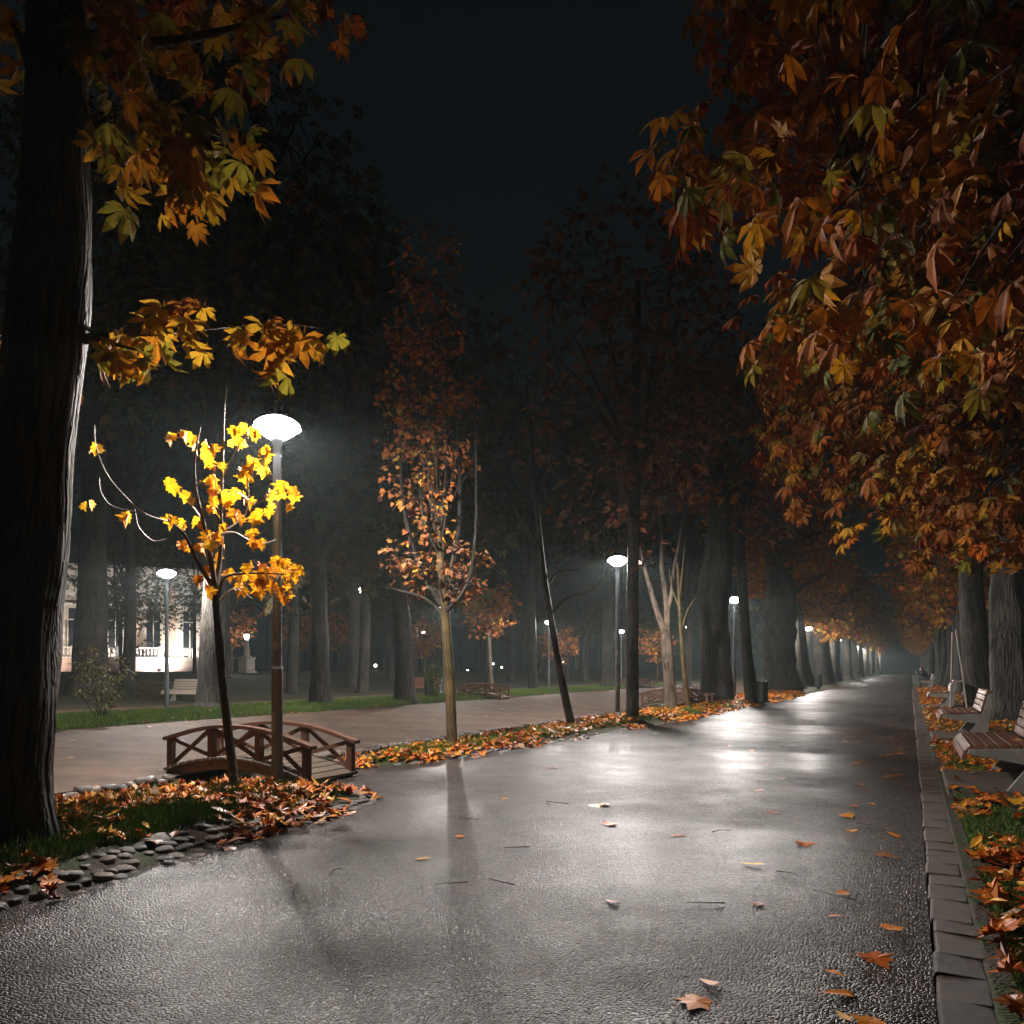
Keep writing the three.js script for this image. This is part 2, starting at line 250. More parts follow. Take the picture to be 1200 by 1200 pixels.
function palmate(n, segs, bend, r) { // horse chestnut leaf, about 1 across, stalk at the origin
  const t = []; t.push([-0.008, 0, 0], [0.008, 0, 0], [0, 0.34, 0.02]);
  for (let k = 0; k < n; k++) { const a = (k - (n - 1) / 2) * (n > 5 ? 0.74 : 0.82) + (r() - 0.5) * 0.16, e = 1 - Math.abs(k - (n - 1) / 2) / n * 0.75; leaflet(t, [0, 0.34, 0.02], a, 0.62 * e * (0.9 + 0.2 * r()), 0.135 * e, bend * (0.6 + 0.8 * r()), segs); }
  return fan(t);
}
function maple(r, curl) { // lobed leaf, about 1 across
  const lob = [[-0.02, 0], [0.14, -0.1], [0.36, -0.04], [0.3, 0.1], [0.52, 0.3], [0.33, 0.36], [0.36, 0.52], [0.18, 0.5], [0, 0.86]], pts = [...lob, ...lob.slice(0, -1).reverse().map(([x, y]) => [-x, y])].map(([x, y]) => { x += (r() - 0.5) * 0.05; y += (r() - 0.5) * 0.05; return [x, y, curl * (x * x * 2.2 - 0.25 * y * y) + (r() - 0.5) * 0.05 * Math.abs(curl)]; });
  const t = [], c = [0, 0.25, 0.0]; for (let i = 0; i < pts.length - 1; i++) t.push(c, pts[(i + 1)], pts[i]);
  return fan(t.map((p, i) => p));
}
const lr = rng(77);
const LEAF = { big: [0, 1, 2, 3].map((k) => palmate(k % 2 ? 7 : 5, 2, 0.5 + 0.15 * k, lr)), mid: [0, 1, 2].map((k) => palmate(5 + (k % 2) * 2, 1, 0.5, lr)), maple: [0.3, -0.5, 0.8].map((c) => maple(lr, c)), single: [0.5, -0.7, 1.1].map((b) => { const t = []; leaflet(t, [0, -0.5, 0], 0, 1, 0.22, b * 0.45, 2); return fan(t); }) };
const PAL = {
  chestnut: [[[0.42, 0.125, 0.007], 5], [[0.26, 0.07, 0.006], 3.5], [[0.52, 0.24, 0.015], 3.5], [[0.27, 0.19, 0.022], 2], [[0.11, 0.105, 0.018], 1]],
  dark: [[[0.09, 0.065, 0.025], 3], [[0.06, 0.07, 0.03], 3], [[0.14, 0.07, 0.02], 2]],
  maple: [[[0.42, 0.15, 0.03], 3], [[0.3, 0.1, 0.03], 3], [[0.5, 0.25, 0.04], 1]],
  yellow: [[[0.58, 0.25, 0.008], 5], [[0.64, 0.33, 0.015], 3], [[0.5, 0.16, 0.008], 2]],
  red: [[[0.14, 0.05, 0.02], 3], [[0.1, 0.055, 0.02], 2], [[0.2, 0.07, 0.02], 1]],
  rust: [[[0.24, 0.085, 0.02], 3], [[0.16, 0.06, 0.02], 3], [[0.3, 0.13, 0.03], 1]],
  fallen: [[[0.72, 0.22, 0.018], 5], [[0.58, 0.13, 0.015], 4], [[0.76, 0.36, 0.04], 3], [[0.3, 0.1, 0.03], 3], [[0.6, 0.4, 0.26], 1.2]],
  green: [[[0.09, 0.12, 0.03], 3], [[0.16, 0.16, 0.03], 2]],
};
function pick(pal, r) { let s = 0; for (const [, w] of pal) s += w; let t = r() * s; for (const [c, w] of pal) { t -= w; if (t <= 0) return c; } return pal[0][0]; }
function leafMatrix(p, dir, size, r, flat = 0.5) { // blade along dir, its face turned up and outwards at random
  const y = dir.clone().normalize(), z = V(r() - 0.5, flat + r() * 0.6, r() - 0.5); z.addScaledVector(y, -z.dot(y)).normalize(); const x = V().crossVectors(y, z);
  return new THREE.Matrix4().makeBasis(x, y, z).scale(V(size, size, size)).setPosition(p);
}
function mergeLeaves(list) { // [{g, m, c}] -> one geometry with its own colours
  let n = 0; for (const l of list) n += l.g.attributes.position.count;
  const pos = new Float32Array(n * 3), nor = new Float32Array(n * 3), col = new Float32Array(n * 3), v = V(), nm = new THREE.Matrix3(); let o = 0;
  for (const l of list) {
    const P0 = l.g.attributes.position, N0 = l.g.attributes.normal; nm.getNormalMatrix(l.m);
    for (let i = 0; i < P0.count; i++, o += 3) { v.fromBufferAttribute(P0, i).applyMatrix4(l.m).toArray(pos, o); v.fromBufferAttribute(N0, i).applyMatrix3(nm).normalize().toArray(nor, o); col.set(l.c, o); }
  }
  const g = new THREE.BufferGeometry(); g.setAttribute('position', new THREE.BufferAttribute(pos, 3)); g.setAttribute('normal', new THREE.BufferAttribute(nor, 3)); g.setAttribute('color', new THREE.BufferAttribute(col, 3)); return g;
}
const D2 = THREE.DoubleSide;
M.leafThin = phy({ vertexColors: true, roughness: 0.97, transmission: 0.42, thickness: 0, side: D2 });
M.leafFar = std({ vertexColors: true, roughness: 0.88, side: D2 });
M.leafGround = std({ vertexColors: true, roughness: 0.42, side: D2 });
const tone = new Map();
function leafMat(c, ground) { const k = c.join() + ground; if (!tone.has(k)) tone.set(k, ground ? std({ color: rgb(...c), roughness: 0.42, side: D2 }) : phy({ color: rgb(...c), roughness: 0.97, transmission: 0.42, thickness: 0, side: D2 })); return tone.get(k); }
function putLeaf(name, l, parent, ground = false) { const m = mesh(name, l.g, leafMat(l.c, ground), parent); l.m.decompose(m.position, m.quaternion, m.scale); return m; }

// a crown: limbs towards points of an uneven envelope, twigs to clumps, leaves round each clump
function buildCrown({ seed, center, rad, base = V(0, 0, 0), limbs = 8, clumps = 90, per = 14, clumpR = 0.5, size = 0.22, geos = LEAF.mid, pal = PAL.chestnut, shell = 0.5, limbR = 0.09, droop = 0.7, twiglets = 0, cut = null, spread = 0.8 }) {
  const r = rng(seed), groups = [], samples = [], leaves = [];
  const inside = (k) => { const a = r() * 6.283, u = r() * 2 - 1, s = Math.sqrt(1 - u * u), q = 0.78 + 0.42 * noise(Math.cos(a) * s * 1.6 + seed + 9, u * 1.6 + Math.sin(a) * s * 1.6 + 9); return V(center.x + rad.x * k * q * s * Math.cos(a), center.y + rad.y * k * q * u, center.z + rad.z * k * q * s * Math.sin(a)); };
  for (let i = 0; i < limbs; i++) {
    const e = inside(spread), b = base.clone(), mid = b.clone().lerp(e, 0.45).add(V((r() - 0.5) * 0.5, 0.12 * rad.y + r() * 0.2 * rad.y, (r() - 0.5) * 0.5)), c = new THREE.QuadraticBezierCurve3(b, mid, e), pts = [];
    for (let k = 0; k <= 9; k++) { const t = k / 9, p = c.getPoint(t).add(V((r() - 0.5), (r() - 0.5), (r() - 0.5)).multiplyScalar(0.16 * t)); pts.push({ p, r: limbR * (1 - 0.86 * t) * (0.8 + 0.3 * r()) }); if (k > 1) samples.push([p, i, limbR * (1 - 0.8 * t)]); }
    groups.push([tube(pts, 7)]);
  }
  for (let i = 0; i < clumps; i++) {
    const c = inside(Math.cbrt(lerp(shell ** 3, 1, r()))); if (cut && !cut(c)) continue;
    let best = null, bd = 1e9; for (const s of samples) { const d = s[0].distanceToSquared(c); if (d < bd) { bd = d; best = s; } }
    const m = best[0].clone().lerp(c, 0.5).add(V((r() - 0.5) * 0.3, 0.12 * Math.sqrt(bd), (r() - 0.5) * 0.3)), tr = Math.min(best[2] * 0.6, 0.02 + 0.012 * Math.sqrt(bd));
    groups[best[1]].push(tube([{ p: best[0], r: tr }, { p: best[0].clone().lerp(m, 0.6), r: tr * 0.8 }, { p: m, r: tr * 0.6 }, { p: c, r: 0.005 }], 4));
    for (let k = 0; k < twiglets; k++) { const q = c.clone().add(V(r() - 0.5, r() * 0.9 - 0.25, r() - 0.5).multiplyScalar(clumpR * 3)), s = m.clone().lerp(c, r()); groups[best[1]].push(tube([{ p: s, r: 0.012 }, { p: s.clone().lerp(q, 0.5).add(V(0, 0.1, 0)), r: 0.008 }, { p: q, r: 0.003 }], 3)); }
    const clumpTone = 0.8 + 0.4 * r(), main = pick(pal, r);
    for (let k = 0; k < per; k++) {
      const off = V(r() - 0.5, (r() - 0.5) * 0.7, r() - 0.5).multiplyScalar(2 * clumpR), p = c.clone().add(off), dir = off.clone().normalize().add(p.clone().sub(center).setY(0).normalize().multiplyScalar(0.5)).add(V(0, -droop * (0.4 + r()), 0));
      const col = (r() < 0.55 ? main : pick(pal, r)).map((x) => x * clumpTone * (0.8 + 0.4 * r()));
      leaves.push({ g: geos[Math.floor(r() * geos.length)], m: leafMatrix(p, dir, size * (0.65 + 0.6 * r()), r), c: col });
    }
  }
  return { limbs: groups.map((g) => join(g)), leaves };
}
function crownProto(opt, limbMat = M.bark, leafMaterial = M.leafFar) {
  const b = buildCrown(opt), list = b.limbs.map((g) => mesh('limb', g, limbMat));
  if (b.leaves.length) list.push(tag(mesh('crown', mergeLeaves(b.leaves), leafMaterial), null, null, null, 'stuff'));
  return list;
}
function addCrown(tree, proto, pos, turn = 0, scale = 1) { for (const m of proto) { const c = m.clone(); c.position.copy(pos); c.rotation.y = turn; c.scale.setScalar(scale); tree.add(c); } }
function trunkAt(list, depth) { return list.map(([px, py, w]) => ({ p: ray(px, py, depth), r: w / 2 / FOCAL * depth })); }
function makeTrunk(tree, pts, mat, seed, { sides = 14, flute = 0.1, lumps = 0.06, flare = 1.5, n = 22, sink = 0.2 } = {}) { // pts in world space; the tree stands at its base
  const base = pts[0].p.clone(), y0 = height(base.x, -base.z); base.y = y0; tree.position.copy(base);
  const q = [{ p: V(0, -sink, 0), r: pts[0].r * flare * 1.1 }, { p: V(0, 0.02, 0), r: pts[0].r * flare }, ...pts.slice(0).map((k, i) => ({ p: k.p.clone().sub(base).add(V(0, i ? 0 : 0.35 * pts[0].r * 2, 0)), r: k.r }))];
  mesh('trunk', tube(smoothPath(q, n), sides, { flute, lumps, seed }), mat, tree);
  return (k) => pts[k].p.clone().sub(base);
}

const CROWN = {
  chestnutA: crownProto({ seed: 101, center: V(0, 2.6, 0), rad: V(3.6, 3.4, 3.6), limbs: 9, clumps: 150, per: 13, clumpR: 0.55, size: 0.34, pal: PAL.chestnut, limbR: 0.16 }),
  chestnutB: crownProto({ seed: 102, center: V(0.3, 2.4, -0.2), rad: V(3.9, 3.1, 3.5), limbs: 9, clumps: 150, per: 13, clumpR: 0.55, size: 0.34, pal: PAL.chestnut, limbR: 0.16 }),
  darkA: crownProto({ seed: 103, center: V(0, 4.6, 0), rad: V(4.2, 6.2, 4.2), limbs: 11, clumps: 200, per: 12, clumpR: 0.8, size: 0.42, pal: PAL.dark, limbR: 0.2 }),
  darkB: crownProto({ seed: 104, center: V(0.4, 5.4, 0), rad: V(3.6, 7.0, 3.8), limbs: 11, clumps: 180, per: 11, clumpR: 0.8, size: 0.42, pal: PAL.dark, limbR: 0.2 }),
  bare: crownProto({ seed: 105, center: V(0, 5.5, 0), rad: V(3.4, 6.0, 3.4), limbs: 12, clumps: 170, per: 0, clumpR: 0.6, twiglets: 4, limbR: 0.2, shell: 0.3 }, M.bark),
  reddish: crownProto({ seed: 106, center: V(0, 2.6, 0), rad: V(2.3, 4.0, 2.3), limbs: 9, clumps: 150, per: 10, clumpR: 0.4, size: 0.2, geos: LEAF.maple, pal: PAL.red, limbR: 0.07, shell: 0.3 }, M.twig),
  small: crownProto({ seed: 107, center: V(0, 0.9, 0), rad: V(1.1, 1.2, 1.1), limbs: 6, clumps: 60, per: 10, clumpR: 0.3, size: 0.2, geos: LEAF.maple, pal: PAL.maple, limbR: 0.03, shell: 0.2 }, M.twig),
  drooping: crownProto({ seed: 108, center: V(0, 1.2, 0), rad: V(2.6, 3.4, 2.6), limbs: 9, clumps: 150, per: 12, clumpR: 0.45, size: 0.22, pal: PAL.dark, limbR: 0.08, shell: 0.35, droop: 1.2 }, M.bark),
};

// ------------------------------------------------------------------ park lamps
function lampPost(X, Z, label, lit = 1, group) {
  const g = thing('park_lamp', label, 'lamp', G(X, Z), 0, group), top = 4.05 - g.position.y;
  mesh('base_collar', lathe([[0, 0], [0.115, 0], [0.115, 0.05], [0.085, 0.075], [0.072, 0.1], [0, 0.1]]), M.pole, g);
  mesh('pole', lathe([[0.064, 0.05], [0.064, 1.35], [0.06, 1.37], [0.052, 1.4], [0.046, top - 0.16], [0.06, top - 0.14], [0.06, top - 0.08]], 18), M.pole, g);
  mesh('access_hatch', box(0.05, 0.2, 0.012, 0, 0.75, 0.062, 0.004), M.poleCap, g);
  mesh('sticker', box(0.045, 0.09, 0.006, 0.012, 1.62, 0.0475), M.sticker, g);
  const headDiffuser = (p) => mesh('diffuser', lathe([[0.05, top - 0.09], [0.11, top - 0.075], [0.19, top - 0.02], [0.225, top + 0.03], [0.23, top + 0.06], [0.2, top + 0.075], [0.0, top + 0.08]], 28), M.diffuser, p);
  const cap = mesh('uplight_cutoff', lathe([[0, top + 0.082], [0.2, top + 0.08], [0.262, top + 0.036], [0.27, top + 0.04], [0.27, top + 0.05], [0.2, top + 0.096], [0, top + 0.1]], 28), M.poleCap, g); headDiffuser(cap); mesh('added_glow_dome', lathe([[0.262, top + 0.056], [0.25, top + 0.085], [0.2, top + 0.125], [0.12, top + 0.16], [0.04, top + 0.175], [0, top + 0.176]], 28), M.diffuser, cap);  // hidden plate added to cut uplight; glowing dome added to enlarge the head
  const l = new THREE.PointLight(LAMP_COLOR, LAMP_POWER * lit); l.name = 'lamp_light'; l.position.set(0, top + 0.032, 0); l.castShadow = true; l.shadow.radius = 4.5; g.add(l);
  return g;
}
const ROW1 = 'lamps in the tree strip along the asphalt path', ROW2 = 'lamps on the grass strip behind the gravel promenade';
lampPost(-6.42, 6.55, 'tall lit park lamp beside the near footbridge and the yellow-leaved sapling');
lampPost(-6.66, 18.7, 'lit park lamp standing right against a dark tree trunk');
lampPost(-6.3, 31.6, 'lit park lamp beside the leaning dark trunk and the litter bin');
for (const Z of [46.6, 57, 69.6, 82.2, 94.8, 108, 121, 134, 147, 162, 178]) lampPost(-6.3, Z, 'lit park lamp among the far trunks lining the asphalt path', 1, ROW1);
lampPost(-19.2, 15.2, 'lit park lamp by the leafy shrub in front of the pale villa terrace', 1.1);
for (const Z of [30.3, 42, 55, 68]) lampPost(-19.3, Z, 'lit park lamp on the grass strip behind the gravel promenade', 0.6, ROW2);

// ------------------------------------------------------------------ footbridges
function footbridge(pos, turn, label, L = 2.4, W = 0.78) { // runs along x, rails at z = 0 and -W
  const g = thing('footbridge', label, 'bridge', pos, turn), arc = (x, h) => h * (1 - (2 * x / L) ** 2);
  const n = 17; for (let i = 0; i < n; i++) { const x = -L / 2 + (i + 0.5) * L / n, s = Math.atan(-8 * 0.2 * x / L / L), b = mesh('deck_board', box(L / n - 0.012, 0.035, W + 0.16, 0, 0, 0, 0.005), M.deckWood, g); b.position.set(x, 0.05 + arc(x, 0.2), -W / 2); b.rotation.z = s; }
  for (const z of [0, -W]) {
    const pts = []; for (let i = 0; i <= 10; i++) { const x = -L / 2 + i * L / 10; pts.push(V(x, arc(x, 0.2) - 0.03, z)); }
    mesh('stringer', join(pts.slice(1).map((p, i) => bar(pts[i], p, 0.06, 0.11))), M.deckWood, g);
    const xs = [-L / 2 + 0.06, -L / 6, L / 6, L / 2 - 0.06], topY = (x) => 0.42 + arc(x, 0.2);
    for (const x of xs) mesh('post', box(0.085, topY(x) - arc(x, 0.2) + 0.04, 0.075, x, (topY(x) + arc(x, 0.2) - 0.04) / 2, z, 0.006), M.bridgeWood, g);
    const rp = []; for (let i = 0; i <= 10; i++) { const x = (-L / 2 - 0.04) + i * (L + 0.08) / 10; rp.push(V(x, topY(Math.min(L / 2, Math.max(-L / 2, x))) + 0.02, z)); }
    mesh('handrail', join(rp.slice(1).map((p, i) => bar(rp[i], p.clone().add(p.clone().sub(rp[i]).multiplyScalar(0.03)), 0.11, 0.045))), M.bridgeWood, g);
    for (let k = 0; k < 3; k++) { const a = xs[k] + 0.04, b = xs[k + 1] - 0.04, lo = (x) => 0.09 + arc(x, 0.2), hi = (x) => topY(x) - 0.02; mesh('brace', bar(V(a, lo(a), z + 0.013), V(b, hi(b), z + 0.013), 0.03, 0.05), M.bridgeWood, g); mesh('brace', bar(V(a, hi(a), z - 0.018), V(b, lo(b), z - 0.018), 0.03, 0.05), M.bridgeWood, g); }
  }
  return g;
}
footbridge(P(-7.3, 6.75, 0.0), 0, 'arched brown wooden footbridge with cross-braced rails beside the tall lamp');
footbridge(P(-7.3, 26.3, 0.0), 0, 'small arched footbridge behind the forked pale trunk');
footbridge(P(-16.9, 29.3, 0.02), 0, 'weathered arched footbridge on the far side of the gravel promenade');
footbridge(P(-16.9, 51, 0.02), 0, 'far-off dark footbridge at the edge of the gravel promenade beyond the lamp');
footbridge(P(-7.3, 46, 0.0), 0, 'dark footbridge half hidden behind the burled trunk');

// ------------------------------------------------------------------ benches, bins, person
function extrude(poly, depth, bevel = 0.006) { const s = new THREE.Shape(poly.map(([x, y]) => new THREE.Vector2(x, y))); return new THREE.ExtrudeGeometry(s, { depth: depth - 2 * bevel, bevelEnabled: true, bevelThickness: bevel, bevelSize: bevel, bevelSegments: 1 }).translate(0, 0, -depth / 2 + bevel); }
const benchSide = extrude([[-0.17, 0], [0.17, 0], [0.27, 0.79], [0.2, 0.8], [0.105, 0.44], [-0.5, 0.405], [-0.52, 0.36], [0.02, 0.27]], 0.06);
const slatGeo = new RoundedBoxGeometry(0.085, 0.036, 1.84, 1, 0.006);
function bench(pos, turn, label, slat = M.slat, concrete = M.concrete) { // faces -x
  const g = thing('park_bench', label, 'bench', pos, turn);
  for (const z of [-0.9, 0.9]) mesh('side_support', benchSide, concrete, g).position.z = z;
  const put = (x, y, a) => { const s = mesh('slat', slatGeo, slat, g); s.position.set(x, y, 0); s.rotation.z = a; };
  for (let k = 0; k < 5; k++) put(-0.415 + k * 0.105, 0.436 + k * 0.0058 - 0.004 * (k === 4), 0.058);
  put(-0.512, 0.408, 0.75); put(-0.553, 0.335, 1.35);
  for (let k = 0; k < 4; k++) put(0.088 + k * 0.0265 + 0.008, 0.52 + k * 0.098, 1.31);
  put(0.222, 0.83, 0.2);
  return g;
}
function slab(Z0, Z1, label) { const g = single('pavement_slab', box(1.5, 0.1, Z1 - Z0, 0, 0, 0, 0.012), M.slab, label, 'paving', null, 'structure'); g.position.set(1.1, 0.045, -(Z0 + Z1) / 2); return g; }
const SLABTOP = 0.095;
slab(9.25, 11.0, 'damp stone slab under the bench with the wet seat'); slab(15.85, 17.8, 'damp stone slab under the second bench'); slab(28.7, 30.6, 'stone slab under the third bench'); slab(56.8, 58.9, 'stone slab under the bench with the seated person');
bench(P(1.05, 10.22, SLABTOP), 0, 'red-brown slatted bench with concrete supports and a leaf on its seat');
bench(P(1.03, 16.85, SLABTOP), 0, 'red-brown slatted bench with pale concrete supports before the leaning thick trunk');
bench(P(1.07, 29.7, SLABTOP), 0, 'slatted bench with pale concrete supports by the wooden tree stakes');
bench(P(1.12, 57.8, SLABTOP), 0, 'slatted bench carrying the seated person in dark clothes');
bench(at(224, 822), 1.75, 'pale slatted bench before the low hedge and the villa lawn', M.slatPale);
bench(at(498, 812), 1.9, 'reddish slatted bench beside the earth footpath behind the dark trunks');

function litterBin(pos, label) {
  const g = thing('litter_bin', label, 'bin', pos);
  mesh('foot', lathe([[0, 0], [0.15, 0], [0.15, 0.03], [0.06, 0.04], [0.06, 0.1], [0, 0.1]]), M.bin, g);
  mesh('body', lathe([[0, 0.09], [0.19, 0.09], [0.205, 0.11], [0.215, 0.84], [0.2, 0.86], [0.185, 0.84], [0.18, 0.3], [0, 0.28]], 24), M.bin, g);
  for (const y of [0.16, 0.32, 0.48, 0.64, 0.8]) mesh('band', new THREE.TorusGeometry(0.207 + y * 0.013, 0.009, 6, 26).rotateX(Math.PI / 2).translate(0, y, 0), M.binBand, g);
  mesh('rim', new THREE.TorusGeometry(0.206, 0.018, 6, 26).rotateX(Math.PI / 2).translate(0, 0.86, 0), M.binBand, g);
  return g;
}
litterBin(at(893, 826), 'round dark litter bin standing by the path edge beside the leaning trunk');
litterBin(at(959, 807), 'dark litter bin farther along the path between pale trunks');
litterBin(at(1033, 791), 'tiny dark litter bin at the far end of the path');
litterBin(at(503, 818), 'dark litter bin on the grass strip beside the reddish bench');

function sdfMesh(name, prims, lo, hi, n, mat, parent, k = 0.04) { // tapered capsules [a, b, ra, rb] joined smoothly
  const mc = new MarchingCubes(n, mat, false, false, 60000); mc.isolation = 0; mc.reset();
  const c = lo.clone().add(hi).multiplyScalar(0.5), h = Math.max(hi.x - lo.x, hi.y - lo.y, hi.z - lo.z) / 2, p = V();
  for (let z = 0; z < n; z++) for (let y = 0; y < n; y++) for (let x = 0; x < n; x++) {
    p.set(c.x + (x / n * 2 - 1) * h, c.y + (y / n * 2 - 1) * h, c.z + (z / n * 2 - 1) * h); let d = 9;
    for (const [a, b, ra, rb] of prims) { const ab = b.clone().sub(a), t = clamp(p.clone().sub(a).dot(ab) / Math.max(1e-9, ab.lengthSq())), e = p.distanceTo(a.clone().addScaledVector(ab, t)) - lerp(ra, rb, t), q = clamp(0.5 + 0.5 * (d - e) / k); d = lerp(d, e, q) - k * q * (1 - q); }
    mc.setCell(x, y, z, -d);
  }
  mc.update();
  const g = new THREE.BufferGeometry(), cnt = mc.count; g.setAttribute('position', new THREE.BufferAttribute(mc.positionArray.slice(0, cnt * 3), 3)); g.setAttribute('normal', new THREE.BufferAttribute(mc.normalArray.slice(0, cnt * 3), 3));
  g.scale(h, h, h).translate(c.x, c.y, c.z); return mesh(name, g, mat, parent);
}
{ // seated, bent forward over something pale held in both hands; faces -x
  const p = thing('person', 'person in a black jacket sitting bent forward on the far bench holding white paper', 'person', P(0.9, 57.75, SLABTOP));
  const skin = std({ color: rgb(0.5, 0.28, 0.19), roughness: 0.6 }), black = std({ color: rgb(0.012, 0.015, 0.018), roughness: 0.8 }), denim = std({ color: rgb(0.05, 0.065, 0.075), roughness: 0.85 }), hair = std({ color: rgb(0.02, 0.014, 0.01), roughness: 0.7 });
  const hip = V(0.08, 0.56, 0), chest = V(-0.1, 0.92, 0), neck = V(-0.2, 1.07, 0), head = V(-0.27, 1.17, 0);
  const body = []; for (const s of [-1, 1]) { const el = V(-0.34, 0.74, 0.2 * s), wr = V(-0.5, 0.95, 0.08 * s), k = V(-0.38, 0.53, 0.12 * s), an = V(-0.33, 0.1, 0.13 * s); body.push([V(-0.14, 0.98, 0.19 * s), el, 0.045, 0.038], [el, wr, 0.038, 0.028], [V(0.03, 0.54, 0.1 * s), k, 0.07, 0.052], [k, an, 0.05, 0.035], [an, V(-0.48, 0.03, 0.13 * s), 0.035, 0.03]);
    for (let f = 0; f < 4; f++) body.push([wr, V(-0.57 - 0.006 * f, 0.985 - 0.018 * f, (0.07 - 0.012 * f) * s), 0.016, 0.0095]); body.push([wr, V(-0.545, 0.99, 0.045 * s), 0.015, 0.01]); }
  body.push([hip, chest, 0.12, 0.13], [chest, neck, 0.1, 0.055], [neck, head, 0.05, 0.05], [V(-0.27, 1.2, 0), V(-0.3, 1.13, 0), 0.088, 0.07], [V(-0.36, 1.15, 0), V(-0.385, 1.135, 0), 0.02, 0.014], [V(-0.27, 1.165, 0.085), V(-0.265, 1.15, 0.088), 0.018, 0.014], [V(-0.27, 1.165, -0.085), V(-0.265, 1.15, -0.088), 0.018, 0.014]);
  sdfMesh('body', body, V(-0.75, -0.05, -0.65), V(0.55, 1.35, 0.65), 84, skin, p, 0.03);
  const jacket = [[hip, chest, 0.16, 0.165], [chest, neck, 0.14, 0.085]], trousers = [[V(0.09, 0.53, -0.08), V(0.09, 0.53, 0.08), 0.135, 0.135]], shoes = [];
  for (const s of [-1, 1]) { const el = V(-0.34, 0.74, 0.2 * s), wr = V(-0.475, 0.92, 0.09 * s), k = V(-0.38, 0.53, 0.12 * s), an = V(-0.33, 0.12, 0.13 * s); jacket.push([V(-0.13, 0.98, 0.18 * s), el, 0.068, 0.056], [el, wr, 0.056, 0.042]); trousers.push([V(0.03, 0.54, 0.1 * s), k, 0.1, 0.075], [k, an, 0.073, 0.062]); shoes.push([V(-0.31, 0.06, 0.13 * s), V(-0.5, 0.04, 0.13 * s), 0.055, 0.042]); }
  sdfMesh('jacket', jacket, V(-0.65, 0.35, -0.45), V(0.3, 1.25, 0.45), 60, black, p); sdfMesh('trousers', trousers, V(-0.6, 0.0, -0.45), V(0.4, 0.9, 0.45), 60, denim, p); sdfMesh('shoes', shoes, V(-0.65, -0.1, -0.35), V(-0.15, 0.4, 0.35), 40, black, p);
  sdfMesh('hair', [[V(-0.245, 1.225, 0), V(-0.2, 1.16, 0), 0.095, 0.075]], V(-0.4, 1.02, -0.16), V(-0.05, 1.38, 0.16), 36, hair, p);
  const paper = single('paper', box(0.012, 0.24, 0.3, 0, 0, 0), std({ color: rgb(0.75, 0.75, 0.73), roughness: 0.8 }), 'sheet of white paper held up by the seated person', 'paper'); paper.position.set(0.9 - 0.59, SLABTOP + 1.03, -57.75); paper.rotation.z = 0.35;
}

